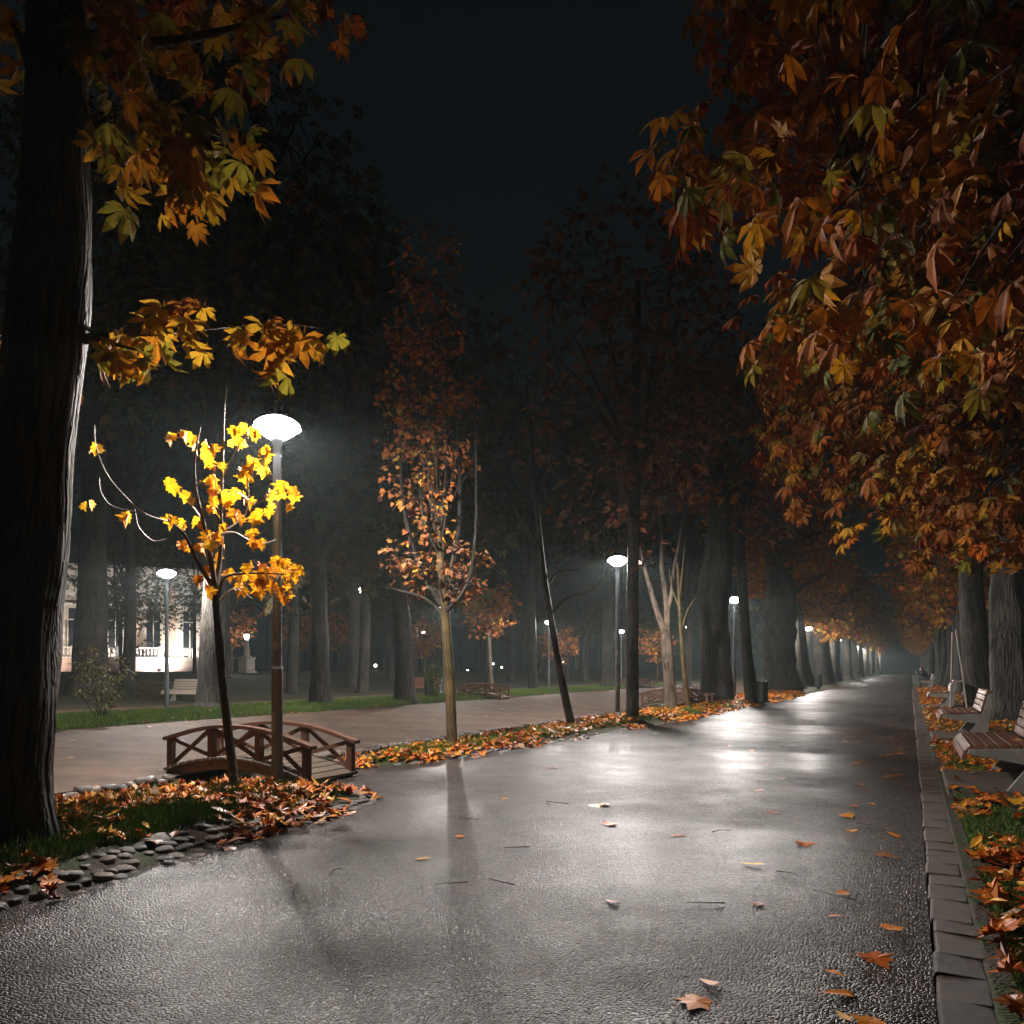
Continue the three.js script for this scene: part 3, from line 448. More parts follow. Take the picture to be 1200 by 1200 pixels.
// ------------------------------------------------------------------ trees of the strip along the path
{ // the thick dark trunk close by, with chestnut branches hanging in from above
  const t = thing('chestnut_tree', 'thick near-black chestnut trunk on the leafy bank with palmate leaves hanging from it', 'tree'), D = 5.45;
  const pts = trunkAt([[4, 985, 104], [8, 900, 92], [20, 740, 86], [38, 520, 84], [58, 320, 84], [64, 180, 70], [67, 20, 64], [70, -150, 58], [66, -330, 46]], D), rel = makeTrunk(t, pts, M.bark, 3, { sides: 28, flute: 0.09, lumps: 0.05, n: 60, flare: 1.12 }), base = t.position;
  const r = rng(301), loc = (px, py, d) => ray(px, py, d).sub(base);
  const branches = [ // [points as (px, py, depth, radius)], leaves, leaf size, spread
    [[[70, 120, 5.45, 0.06], [130, 60, 5.7, 0.045], [220, 45, 5.4, 0.03], [330, 20, 5.2, 0.012]], 46, 0.34, 0.34],
    [[[78, 200, 5.45, 0.05], [140, 150, 5.7, 0.035], [200, 140, 5.4, 0.024], [275, 165, 5.3, 0.01]], 46, 0.32, 0.3],
    [[[200, 140, 5.4, 0.02], [225, 190, 5.3, 0.014], [235, 245, 5.25, 0.006]], 18, 0.28, 0.16],
    [[[60, 60, 5.45, 0.06], [110, -30, 5.6, 0.04], [200, -60, 5.3, 0.02], [320, -40, 5.1, 0.01]], 30, 0.34, 0.3],
    [[[40, 90, 5.45, 0.05], [10, 20, 5.7, 0.03], [-40, 0, 5.4, 0.012]], 12, 0.3, 0.22],
    [[[85, 398, 5.45, 0.045], [150, 392, 5.6, 0.03], [230, 385, 5.3, 0.018], [310, 378, 5.2, 0.012], [385, 384, 5.1, 0.005]], 20, 0.27, 0.1],
    [[[150, 392, 5.6, 0.02], [180, 372, 5.4, 0.014], [235, 352, 5.3, 0.006]], 9, 0.24, 0.1],
    [[[120, 394, 5.8, 0.02], [140, 405, 5.4, 0.012], [175, 412, 5.0, 0.006]], 10, 0.3, 0.1],
    [[[68, 440, 5.45, 0.014], [85, 455, 5.8, 0.008], [100, 462, 5.7, 0.004]], 6, 0.17, 0.05],
    [[[12, 380, 5.45, 0.04], [-20, 400, 5.6, 0.02], [-10, 415, 5.2, 0.01]], 5, 0.3, 0.12],
    [[[310, 378, 5.2, 0.012], [322, 410, 5.15, 0.006], [330, 430, 5.15, 0.004]], 3, 0.3, 0.06],
  ];
  for (const [b, n, size, spread] of branches) {
    const q = smoothPath(b.map(([x, y, d, rr]) => ({ p: loc(x, y, d), r: rr })), 14); const br = mesh('branch', tube(q, 7, { lumps: 0.15 }), M.twig, t);
    for (let i = 0; i < n * 1.35; i++) { const p = q[Math.floor(2 + r() * 12.99)].p.clone(), off = V((r() - 0.5) * 2, (r() - 0.55) * 1.4, (r() - 0.5) * 2).multiplyScalar(spread); p.add(off); const dir = V(r() - 0.35, -0.45 - 0.9 * r(), r() - 0.2);
      const m = leafMatrix(p, dir, size * (0.55 + 0.5 * r()), r, 0.15); putLeaf('leaf', { g: LEAF.big[Math.floor(r() * 4)], m, c: pick([[[0.42, 0.16, 0.012], 3], [[0.48, 0.26, 0.02], 4], [[0.28, 0.23, 0.025], 3.5], [[0.28, 0.09, 0.012], 1]], r) }, br); }
  }
  addCrown(t, CROWN.chestnutA, rel(8), 0.4, 1.1);
}
{ // dark sapling with yellow lobed leaves
  const t = thing('maple_sapling', 'slender dark sapling with bright yellow lobed leaves before the near footbridge', 'tree'), D = 7.9;
  const pts = trunkAt([[276, 935, 12.5], [270, 880, 10.5], [261, 800, 9.5], [256, 740, 9.5], [252, 690, 8.5]], D), rel = makeTrunk(t, pts, M.bark, 9, { sides: 12, n: 26, flare: 1.25 }), base = t.position, r = rng(311), loc = (px, py, d = D) => ray(px, py, d).sub(base);
  const limbs = [[[252, 690, 0, 7], [246, 650, -0.1, 6], [238, 610, -0.15, 4], [229, 570, -0.2, 3], [229, 530, -0.2, 2.2], [235, 500, -0.2, 1.5]], [[252, 692, 0, 6], [232, 660, -0.2, 4.5], [215, 625, -0.3, 3], [200, 612, -0.35, 2.2]], [[253, 688, 0, 7], [258, 650, 0.1, 5], [259, 600, 0.1, 4], [261, 540, 0.15, 3], [263, 480, 0.15, 1.6], [267, 430, 0.15, 0.9]],
    [[256, 700, 0, 4.5], [262, 678, -0.1, 3.5], [290, 672, -0.25, 2.6], [335, 673, -0.4, 1.4]], [[259, 625, 0.1, 3], [275, 624, 0, 2.2], [290, 632, -0.1, 1.8], [305, 638, -0.2, 1.6], [323, 633, -0.2, 1]], [[259, 625, 0.1, 2.6], [286, 605, 0.2, 1.8], [291, 570, 0.25, 1.4], [287, 560, 0.25, 1]], [[260, 600, 0.1, 2.2], [272, 575, -0.2, 1.5], [300, 590, -0.3, 1.2], [315, 580, -0.35, 1]], [[261, 560, 0.15, 2], [270, 540, 0, 1.4], [285, 515, -0.1, 1.2], [296, 508, -0.1, 0.8]], [[229, 570, -0.2, 2], [250, 555, -0.3, 1.3], [253, 580, -0.35, 0.9]], [[238, 610, -0.1, 2], [222, 590, 0.1, 1.3], [210, 582, 0.15, 0.9]],
    [[200, 612, -0.35, 2], [170, 602, -0.5, 1.6], [150, 585, -0.55, 1.5], [125, 555, -0.6, 1.3], [112, 520, -0.6, 1.1], [111, 498, -0.6, 0.8]], [[195, 632, -0.4, 1.5], [180, 634, -0.45, 1.4], [163, 618, -0.5, 1.2], [158, 596, -0.5, 0.9]], [[160, 600, -0.5, 1.3], [130, 592, -0.55, 1.1], [119, 578, -0.6, 1], [116, 560, -0.6, 0.7]], [[256, 705, 0, 3], [276, 690, -0.2, 2], [300, 703, -0.3, 1.4], [318, 697, -0.35, 0.9]]];
  for (const [i, l] of limbs.entries()) mesh('branch', tube(smoothPath(l.map(([x, y, d, w]) => ({ p: loc(x, y, D + d), r: w / 2 / FOCAL * D })), 16), 6, { lumps: 0.1 }), i < 4 ? M.twig : M.twigLit, t);
  const spots = '105 165 195 160 250 210 310 210 318 300 355 350 340 410 365 470 345 540 420 545 405 505 325 590 200 510 100 430 250 655 155 665 115 655 310 735 335 770 260 820 200 805 330 790 405 775 365 870 310 940 355 930 260 1000 300 1040 320 1075 480 130 545 125 595 140 450 205 530 205 555 295 520 350 575 340 630 260 670 255 655 310 650 365 565 415 480 500 525 520 480 615 505 650 570 645 600 640 430 700 580 775 620 790 585 725 690 500 750 505 770 450 820 480 805 545 690 575 440 960 490 990 500 1040 510 1095 550 930 560 1000 600 1060 630 930 660 1000 690 950 700 1040 720 1075 740 960 760 1030 790 1090 770 900 800 980 820 940 860 940 740 890 590 1010 650 1060 620 1020 680 1010 -330 230 -370 560 -150 640'.split(' ').map(Number);
  for (let i = 0; i < 2 * spots.length; i += 2) { const j = i % spots.length, more = i >= spots.length ? 1 : 0, p = loc(180 + spots[j] / 5 + more * (r() - 0.5) * 16, 475 + spots[j + 1] / 5 + more * (r() - 0.5) * 14, D + (r() - 0.6) * 0.7); putLeaf('leaf', { g: LEAF.maple[Math.floor(r() * 3)], m: leafMatrix(p, V((r() - 0.5) * 0.9, -1, (r() - 0.5) * 0.6), 0.15 * (0.7 + 0.5 * r()), r, -0.1), c: pick(PAL.yellow, r) }, t); }
}
{ // young maple with an upright crown and a yellowish trunk
  const t = thing('young_maple', 'young maple with smooth yellowish trunk and upright orange-brown crown', 'tree'), D = 12.3;
  const pts = trunkAt([[530, 882, 13.5], [527, 800, 11.5], [521, 710, 10.5], [515, 640, 8.5], [512, 560, 6.5], [508, 450, 4.5], [506, 340, 2]], D), rel = makeTrunk(t, pts, M.barkYoung, 5, { sides: 14, n: 34, flare: 1.2, flute: 0.03, lumps: 0.03 }), r = rng(321), base = t.position;
  for (const l of [[[521, 712, 8], [505, 690, 6], [488, 655, 5], [474, 600, 4], [468, 480, 3], [472, 370, 1.2]], [[519, 700, 7], [530, 660, 5], [538, 610, 4], [536, 480, 3], [530, 370, 1.2]], [[521, 718, 6], [545, 690, 4], [556, 640, 3.4], [558, 540, 2.4], [556, 440, 1]], [[522, 720, 5], [495, 700, 4], [462, 690, 2], [452, 688, 1]], [[516, 650, 5], [500, 620, 3.5], [490, 520, 2.6], [492, 390, 1]], [[517, 660, 4], [535, 690, 2.4], [555, 685, 1.4]], [[514, 640, 4], [522, 560, 3], [524, 440, 2], [520, 350, 1]]]) mesh('limb', tube(smoothPath(l.map(([x, y, w], i) => ({ p: ray(x, y, D + (i ? (r() - 0.5) * 0.9 : 0)).sub(base), r: w / 2 / FOCAL * D })), 18), 6), M.bark, t);
  const b = buildCrown({ seed: 322, base: rel(3), center: ray(503, 468, D).sub(base), rad: V(0.78, 2.9, 0.78), limbs: 9, clumps: 130, per: 9, clumpR: 0.17, size: 0.11, geos: LEAF.maple, pal: PAL.maple, limbR: 0.02, shell: 0.35, droop: 0.9 });
  const low = buildCrown({ seed: 323, base: rel(2), center: ray(510, 668, D).sub(base), rad: V(0.85, 0.6, 0.85), limbs: 5, clumps: 34, per: 8, clumpR: 0.14, size: 0.11, geos: LEAF.maple, pal: PAL.maple, limbR: 0.018, shell: 0.4 });
  for (const g of [...b.limbs, ...low.limbs]) mesh('branch', g, M.twig, t);
  low.leaves.slice(0, 290).forEach((l) => { l.c = pick(PAL.maple, r); putLeaf('leaf', l, t); });
  tag(mesh('crown', mergeLeaves([...b.leaves, ...low.leaves.slice(290)]), M.leafFar, t), null, null, null, 'stuff');
}
function stripTree(name, label, trunk, D, mat, opt = {}) {
  const t = thing(name, label, 'tree', null, 0, opt.group), pts = trunkAt(trunk, D), rel = makeTrunk(t, pts, mat, opt.seed ?? Math.round(trunk[0][0]), { sides: opt.sides ?? 16, n: opt.n ?? 30, flute: opt.flute ?? 0.1, lumps: opt.lumps ?? 0.06, flare: opt.flare ?? 1.25 }), base = t.position;
  for (const l of opt.limbs ?? []) mesh('limb', tube(smoothPath(l.map(([x, y, w, d = 0]) => ({ p: ray(x, y, D + d).sub(base), r: w / 2 / FOCAL * D })), 12), 7), opt.limbMat ?? mat, t);
  if (opt.crown) addCrown(t, CROWN[opt.crown], opt.crownAt ? ray(...opt.crownAt, D).sub(base) : rel(opt.at ?? trunk.length - 1), opt.turn ?? 0, opt.scale ?? 1);
  return t;
}
stripTree('bare_young_tree', 'thin dark leaning young tree, nearly leafless, before the gravel promenade', [[671, 857, 11], [661, 810, 9.5], [648, 740, 8], [637, 670, 7], [628, 580, 5.5], [621, 500, 4], [617, 440, 2]], 16.4, M.bark, { limbs: [[[645, 720, 3], [665, 700, 2], [690, 693, 1.5], [705, 680, 0.8]], [[640, 690, 3], [655, 670, 2, 0.4], [680, 668, 1.4, 0.6]], [[633, 640, 3], [610, 610, 2, -0.3], [597, 580, 1, -0.4]], [[628, 580, 2.4], [645, 540, 1.6], [650, 500, 1]], [[623, 520, 2], [608, 490, 1.2], [603, 460, 0.8]]], limbMat: M.twig });
stripTree('dark_tree', 'straight dark trunk with a reddish crown growing right beside a park lamp', [[741, 849, 15], [741, 760, 13.5], [742, 650, 13], [744, 560, 13], [746, 450, 10], [748, 330, 6]], 18.7, M.bark, { crown: 'reddish', at: 3, turn: 1, scale: 1.2 });
stripTree('forked_tree', 'pale forked trunk standing on the leaf-strewn strip before a footbridge', [[786, 836, 15], [784, 790, 13], [781, 750, 12], [780, 735, 10]], 23.4, M.barkPale, { limbs: [[[781, 746, 9], [772, 722, 8, -0.1], [765, 700, 6, -0.2], [757, 672, 4.5, -0.3], [750, 640, 3.4, -0.4], [742, 590, 2.4, -0.5], [738, 540, 1.2, -0.6]], [[781, 742, 9], [782, 715, 8], [779, 690, 6.5, 0.2], [775, 665, 5, 0.3], [776, 630, 3.6, 0.4], [772, 580, 2.6, 0.5], [775, 520, 1.2, 0.6]], [[782, 718, 6], [787, 695, 5, -0.2], [789, 670, 4, -0.2], [795, 640, 2.8, -0.3], [802, 590, 2, -0.4], [806, 540, 1, -0.4]]], crown: 'reddish', crownAt: [775, 590], scale: 0.85, turn: 2.2 });
stripTree('young_tree', 'thin young tree leaning beside the pale forked trunk', [[807, 831, 6.5], [802, 790, 5.5], [798, 740, 5], [796, 700, 4], [794, 660, 2.5]], 23, M.barkYoung, { sides: 9, flare: 1.1, limbs: [[[798, 740, 3], [806, 715, 2], [815, 700, 1]], [[797, 715, 2.6], [788, 690, 1.8], [784, 668, 1]], [[796, 700, 3], [800, 665, 2], [804, 620, 1]]] });
stripTree('chestnut_tree', 'very thick dark pollarded trunk at the end of the small footbridge', [[841, 826, 38], [839, 775, 34], [837, 720, 35], [838, 690, 38], [843, 640, 31], [846, 570, 24]], 28.6, M.bark, { crown: 'chestnutB', at: 5, lumps: 0.1, sides: 22, flare: 1.15 });
stripTree('leaning_tree', 'slim dark trunk leaning beside the litter bin', [[882, 827, 18], [876, 780, 13], [872, 720, 11.5], [869, 660, 10], [866, 600, 7]], 29, M.bark, { crown: 'reddish', at: 4, turn: 4, scale: 1.2 });
const burled = stripTree('chestnut_tree', 'huge dark trunk with a burl on its side beyond the litter bin', [[916, 812, 40], [914, 780, 36], [913, 740, 37], [914, 705, 33], [914, 660, 26]], 42, M.bark, { crown: 'chestnutA', at: 4, lumps: 0.16, sides: 22, turn: 2, flare: 1.15 });
{ const b = mesh('burl', new THREE.SphereGeometry(1, 14, 10), M.bark, burled); b.position.copy(ray(900, 768, 41.8).sub(burled.position)); b.scale.set(0.34, 0.42, 0.36); b.rotation.z = 0.3; }
stripTree('chestnut_tree', 'pale lamp-lit trunk leaning behind the huge burled trunk', [[933, 808, 20], [930, 770, 17], [928, 735, 15], [926, 700, 12]], 46, M.bark, { crown: 'chestnutB', at: 3, turn: 1 });
stripTree('chestnut_tree', 'dark trunk leaning in front of the far litter bin', [[949, 807, 15], [943, 780, 12], [939, 750, 12], [936, 715, 9]], 52, M.bark, { crown: 'chestnutA', at: 3, turn: 3 });
stripTree('chestnut_tree', 'pale lamp-lit trunk just behind the far litter bin', [[962, 804, 15], [959, 775, 12.5], [957, 740, 11]], 58, M.bark, { crown: 'chestnutB', at: 2, turn: 5, scale: 0.95 });
stripTree('chestnut_tree', 'dark trunk beside the pale trunk beyond the far bin', [[972, 802, 13], [969, 775, 10], [967, 740, 8]], 63, M.bark, { crown: 'chestnutA', at: 2, turn: 4.2 });
{ const r = rng(41); for (let k = 0, Z = 72; Z < 190; Z += 7.2, k++) { const p = G(-5.7 - 0.5 * r(), Z), b = depthOf(p), t = thing('chestnut_tree', 'far chestnut trunk in the lamp-lit row along the path', 'tree', p, 0, 'far trees in the row along the path'), w = 0.36 + 0.12 * r(); makeTrunk(t, [{ p: p.clone(), r: w }, { p: p.clone().add(V((r() - 0.5) * 0.3, 1.6, 0)), r: w * 0.82 }, { p: p.clone().add(V((r() - 0.6) * 0.5, 5.4, 0)), r: w * 0.7 }], M.bark, k, { sides: 10, n: 10 }); addCrown(t, k % 2 ? CROWN.chestnutA : CROWN.chestnutB, V(-0.1, 5.0, 0), r() * 6, 0.9 + 0.2 * r()); } }

// ------------------------------------------------------------------ the row on the bench side
function nearCrown(label, X, Z, lean, env, seed, count, leafSize) {
  const t = thing('chestnut_tree', label, 'tree'), b = G(X, Z), rr = 0.27;
  const rel = makeTrunk(t, [{ p: b.clone(), r: rr }, { p: b.clone().add(V(lean * 0.4, 1.5, 0)), r: rr * 0.86 }, { p: b.clone().add(V(lean, 3.6, 0)), r: rr * 0.72 }, { p: b.clone().add(V(lean * 1.2, 6.2, 0)), r: rr * 0.45 }], M.bark, seed, { sides: 20, n: 26 });
  const c = env.c.clone().sub(t.position), q = buildCrown({ seed, center: c, rad: env.r, base: rel(2), limbs: 15, clumps: count, per: 12, clumpR: 0.38, size: leafSize, geos: LEAF.big, pal: PAL.chestnut, shell: 0.45, limbR: 0.07, droop: 0.9, spread: 0.85 });
  for (const g of q.limbs) mesh('limb', g, M.bark, t);
  const eye = camera.position, size = (l) => { const p = V().setFromMatrixPosition(l.m).add(t.position), d = depthOf(p), x = 600 + FOCAL * (p.x * CY - p.z * SY) / d, y = HORIZON - FOCAL * (p.y - EYE) / d; return d < 0.5 || x > 1230 || y < -30 ? 0 : l.m.getMaxScaleOnAxis() / p.distanceTo(eye); };
  q.leaves.sort((a, bb) => size(bb) - size(a)); const r = rng(seed + 1);
  q.leaves.slice(0, 290).forEach((l) => { const k = pick(PAL.chestnut, r); l.c = k; putLeaf('leaf', l, t); });
  tag(mesh('crown', mergeLeaves(q.leaves.slice(290)), M.leafFar, t), null, null, null, 'stuff');
}
nearCrown('chestnut whose drooping orange-brown leaves overhang the near end of the path', 2.9, 7.4, -0.3, { c: P(2.0, 7.2, 6.35), r: V(3.5, 2.9, 3.5) }, 501, 520, 0.3);
nearCrown('chestnut whose lamp-lit orange branch tips hang low over the benches', 2.7, 14.6, -0.3, { c: P(1.9, 13.6, 6.0), r: V(3.7, 2.8, 3.7) }, 502, 520, 0.31);
{
  const t1 = stripTree('chestnut_tree', 'thick ridged trunk of two fused stems behind the benches', [[1190, 848, 50], [1188, 780, 42], [1186, 700, 40], [1182, 600, 34]], 19, M.bark, { crown: 'chestnutA', at: 3, turn: 2.5, flute: 0.28, sides: 26, n: 36, flare: 1.15 });
  stripTree('chestnut_tree', 'thick leaning trunk with lamp-lit bark behind the second bench', [[1150, 834, 33], [1145, 780, 28], [1140, 710, 26], [1135, 620, 22]], 25.6, M.bark, { crown: 'chestnutB', at: 3, turn: 0.5, sides: 20, n: 30, flare: 1.15 });
  const r = rng(61); for (let k = 0, Z = 38.5; Z < 190; Z += 7.3, k++) { const p = G(2.1 + 0.5 * r(), Z), w = 0.26 + 0.12 * r(), t = thing('chestnut_tree', 'trunk in the receding row of trees behind the benches', 'tree', p, 0, 'trees in the row behind the benches'); makeTrunk(t, [{ p: p.clone(), r: w }, { p: p.clone().add(V((r() - 0.5) * 0.4, 1.6, 0)), r: w * 0.82 }, { p: p.clone().add(V((r() - 0.6) * 0.9, 5.3, 0)), r: w * 0.62 }], M.bark, k + 30, { sides: 12, n: 12 }); addCrown(t, k % 2 ? CROWN.chestnutB : CROWN.chestnutA, V(-0.2, 4.9, 0), r() * 6, 0.95 + 0.15 * r()); }
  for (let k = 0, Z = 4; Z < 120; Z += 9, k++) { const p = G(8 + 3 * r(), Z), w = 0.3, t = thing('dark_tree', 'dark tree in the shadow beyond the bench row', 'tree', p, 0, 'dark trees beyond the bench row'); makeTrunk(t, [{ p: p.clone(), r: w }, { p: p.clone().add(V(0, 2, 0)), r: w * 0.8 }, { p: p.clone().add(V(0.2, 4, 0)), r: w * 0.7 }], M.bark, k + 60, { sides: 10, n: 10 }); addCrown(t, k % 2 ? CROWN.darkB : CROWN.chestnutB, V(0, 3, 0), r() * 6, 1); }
  const s = thing('tree_stake', 'pair of thin wooden stakes with a crossbar beside the third bench', 'stake', at(1128, 833)), o = s.position; const q = (px, py) => ray(px, py, depthOf(o)).sub(o);
  mesh('stake', tube([{ p: V(0.14, -0.1, 0), r: 0.025 }, { p: q(1128, 790), r: 0.025 }, { p: q(1120, 738), r: 0.022 }], 7), M.slatPale, s); mesh('stake', tube([{ p: V(-0.3, -0.1, -0.5), r: 0.025 }, { p: q(1117, 740).add(V(0, 0, -0.5)), r: 0.022 }], 7), M.slatPale, s); mesh('crossbar', tube([{ p: q(1112, 799).add(V(0, 0, -0.2)), r: 0.02 }, { p: q(1132, 798), r: 0.02 }], 7), M.slatPale, s);
}

// ------------------------------------------------------------------ trees across the promenade
const PARK = 'tall trees across the gravel promenade';
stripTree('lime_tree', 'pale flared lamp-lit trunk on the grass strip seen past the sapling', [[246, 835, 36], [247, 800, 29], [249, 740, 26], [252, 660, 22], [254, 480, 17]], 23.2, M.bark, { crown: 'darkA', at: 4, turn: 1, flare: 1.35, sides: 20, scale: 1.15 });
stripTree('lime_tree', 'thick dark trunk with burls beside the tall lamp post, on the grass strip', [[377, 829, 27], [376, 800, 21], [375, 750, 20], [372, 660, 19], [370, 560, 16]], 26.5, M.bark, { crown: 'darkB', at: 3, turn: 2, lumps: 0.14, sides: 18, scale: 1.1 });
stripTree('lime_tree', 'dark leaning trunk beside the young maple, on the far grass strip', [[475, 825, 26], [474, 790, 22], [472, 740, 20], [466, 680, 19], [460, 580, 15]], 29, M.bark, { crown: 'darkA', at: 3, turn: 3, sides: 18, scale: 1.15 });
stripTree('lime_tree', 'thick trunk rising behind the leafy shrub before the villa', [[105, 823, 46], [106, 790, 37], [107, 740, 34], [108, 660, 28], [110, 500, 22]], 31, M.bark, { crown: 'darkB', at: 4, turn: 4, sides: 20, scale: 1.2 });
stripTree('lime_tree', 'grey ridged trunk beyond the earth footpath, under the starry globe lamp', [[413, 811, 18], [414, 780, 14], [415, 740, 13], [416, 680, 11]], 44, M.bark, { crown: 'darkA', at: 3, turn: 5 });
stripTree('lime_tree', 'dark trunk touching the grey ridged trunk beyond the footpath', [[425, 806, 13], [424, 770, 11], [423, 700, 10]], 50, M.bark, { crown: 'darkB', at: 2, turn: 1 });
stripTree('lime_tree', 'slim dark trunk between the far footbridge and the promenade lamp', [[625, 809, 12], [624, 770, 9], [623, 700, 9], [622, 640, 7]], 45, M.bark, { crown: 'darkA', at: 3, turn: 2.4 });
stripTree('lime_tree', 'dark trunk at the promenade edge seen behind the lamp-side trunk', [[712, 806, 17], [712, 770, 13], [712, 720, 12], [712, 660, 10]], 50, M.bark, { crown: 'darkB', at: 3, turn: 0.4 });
stripTree('young_tree', 'pale slim trunk rising behind the far footbridge', [[575, 803, 7], [574, 780, 6], [572, 740, 5.5]], 48, M.barkPale, { crown: 'small', at: 2, scale: 1.5, sides: 9 });
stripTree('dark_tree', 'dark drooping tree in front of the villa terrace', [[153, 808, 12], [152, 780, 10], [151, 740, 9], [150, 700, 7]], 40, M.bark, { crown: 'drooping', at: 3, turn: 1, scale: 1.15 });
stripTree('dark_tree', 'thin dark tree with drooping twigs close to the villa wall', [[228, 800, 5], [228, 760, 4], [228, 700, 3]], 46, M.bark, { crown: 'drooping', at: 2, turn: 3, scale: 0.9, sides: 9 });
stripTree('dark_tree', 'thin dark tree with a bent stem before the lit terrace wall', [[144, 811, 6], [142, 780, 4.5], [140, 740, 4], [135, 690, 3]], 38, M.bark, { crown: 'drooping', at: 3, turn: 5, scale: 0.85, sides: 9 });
for (const [px, py, D, l] of [[271, 792, 52, 'small orange tree with round crown beside the lantern pedestal'], [395, 800, 58, 'small golden tree glowing between the dark park trunks'], [350, 796, 60, 'small yellowing tree behind the dark burled trunk'], [655, 800, 60, 'small golden tree behind the promenade lamp'], [497, 806, 55, 'small yellow tree behind the reddish bench'], [770, 803, 62, 'small golden tree beyond the forked trunk']]) { const t = thing('small_tree', l, 'tree'), b = ray(px, py, D); b.y = height(b.x, -b.z); makeTrunk(t, [{ p: b, r: 0.08 }, { p: b.clone().add(V(0.05, 1.2, 0)), r: 0.06 }, { p: b.clone().add(V(0, 2.2, 0)), r: 0.05 }], M.barkYoung, px, { sides: 8, n: 8 }); addCrown(t, CROWN.small, V(0, 2.0, 0), px, 1.25); }
{ // the wood behind: trunk after trunk fading into the haze
  const r = rng(71); let n = 0;
  for (let k = 0; k < 400 && n < 74; k++) {
    const D = 34 + 75 * Math.sqrt(r()), px = 60 + 860 * r(), q = ray(px, 800, D), X = q.x, Z = -q.z; if (X > -20 && X < -16 ? Math.abs(((Z + 4) % 9) - 4.5) > 2 : X > -25) continue; if (px < 330 && D < 70) continue;
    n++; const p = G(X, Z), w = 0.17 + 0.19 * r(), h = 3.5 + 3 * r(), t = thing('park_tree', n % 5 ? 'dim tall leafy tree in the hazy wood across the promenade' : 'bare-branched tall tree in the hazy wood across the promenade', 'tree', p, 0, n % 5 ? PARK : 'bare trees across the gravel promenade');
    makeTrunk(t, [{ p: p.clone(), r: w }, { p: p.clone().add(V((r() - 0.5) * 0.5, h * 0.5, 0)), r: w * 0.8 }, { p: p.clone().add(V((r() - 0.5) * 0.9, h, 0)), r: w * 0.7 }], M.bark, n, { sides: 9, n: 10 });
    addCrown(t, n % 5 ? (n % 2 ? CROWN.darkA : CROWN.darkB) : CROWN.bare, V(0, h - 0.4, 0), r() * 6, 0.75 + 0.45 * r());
  }
  for (const [px, D, s, l] of [[341, 38, 1.9, 'tall bare-branched tree rising into the night sky behind the lamp'], [262, 44, 2.1, 'tall bare tree with crooked boughs above the lamp'], [150, 36, 1.4, 'tall bare tree behind the thick near-black trunk'], [425, 40, 1.15, 'bare tree with a single high shoot above the wood'], [805, 60, 1.6, 'bare crown showing against the sky over the row']]) { const q = ray(px, 800, D), p = G(q.x, -q.z), t = thing('bare_tree', l, 'tree', p); makeTrunk(t, [{ p: p.clone(), r: 0.3 }, { p: p.clone().add(V(0.2, 4, 0)), r: 0.24 }, { p: p.clone().add(V(0, 8, 0)), r: 0.2 }], M.bark, px, { sides: 10, n: 12 }); addCrown(t, CROWN.bare, V(0, 7, 0), px, s); }
}
function shrub(pos, label, h, seed, pal = PAL.green) { const t = thing('shrub', label, 'shrub', pos), b = buildCrown({ seed, center: V(0, h * 0.58, 0), rad: V(h * 0.34, h * 0.46, h * 0.34), base: V(0, -0.03, 0), limbs: 8, clumps: 70, per: 8, clumpR: h * 0.09, size: h * 0.065, geos: LEAF.single, pal, limbR: 0.016, shell: 0.2 }); for (const g of b.limbs) mesh('stem', g, M.twig, t); tag(mesh('foliage', mergeLeaves(b.leaves), M.leafFar, t), null, null, null, 'stuff'); }
shrub(at(118, 847), 'loose pale-leaved shrub on the grass strip before the thick trunk', 1.8, 81, [[[0.16, 0.15, 0.07], 3], [[0.3, 0.24, 0.12], 1]]);
shrub(at(509, 819), 'green shrub beside the dark litter bin', 1.6, 82);
{ const t = thing('hedge', 'low dark clipped hedge beside the pale bench', 'hedge', at(185, 820), 0.5), r = rng(83), l = []; for (let i = 0; i < 1500; i++) { const p = V((r() - 0.5) * 1.7, r() * 0.75, (r() - 0.5) * 0.6); l.push({ g: LEAF.single[i % 3], m: leafMatrix(p, V(r() - 0.5, r() - 0.3, r() - 0.5), 0.09, r), c: pick(PAL.dark, r) }); } tag(mesh('foliage', mergeLeaves(l), M.leafFar, t), null, null, null, 'stuff'); for (let i = 0; i < 9; i++) mesh('stem', tube([{ p: V((i - 4) * 0.18, -0.05, 0), r: 0.02 }, { p: V((i - 4) * 0.19, 0.5, (r() - 0.5) * 0.3), r: 0.01 }], 5), M.twig, t); }

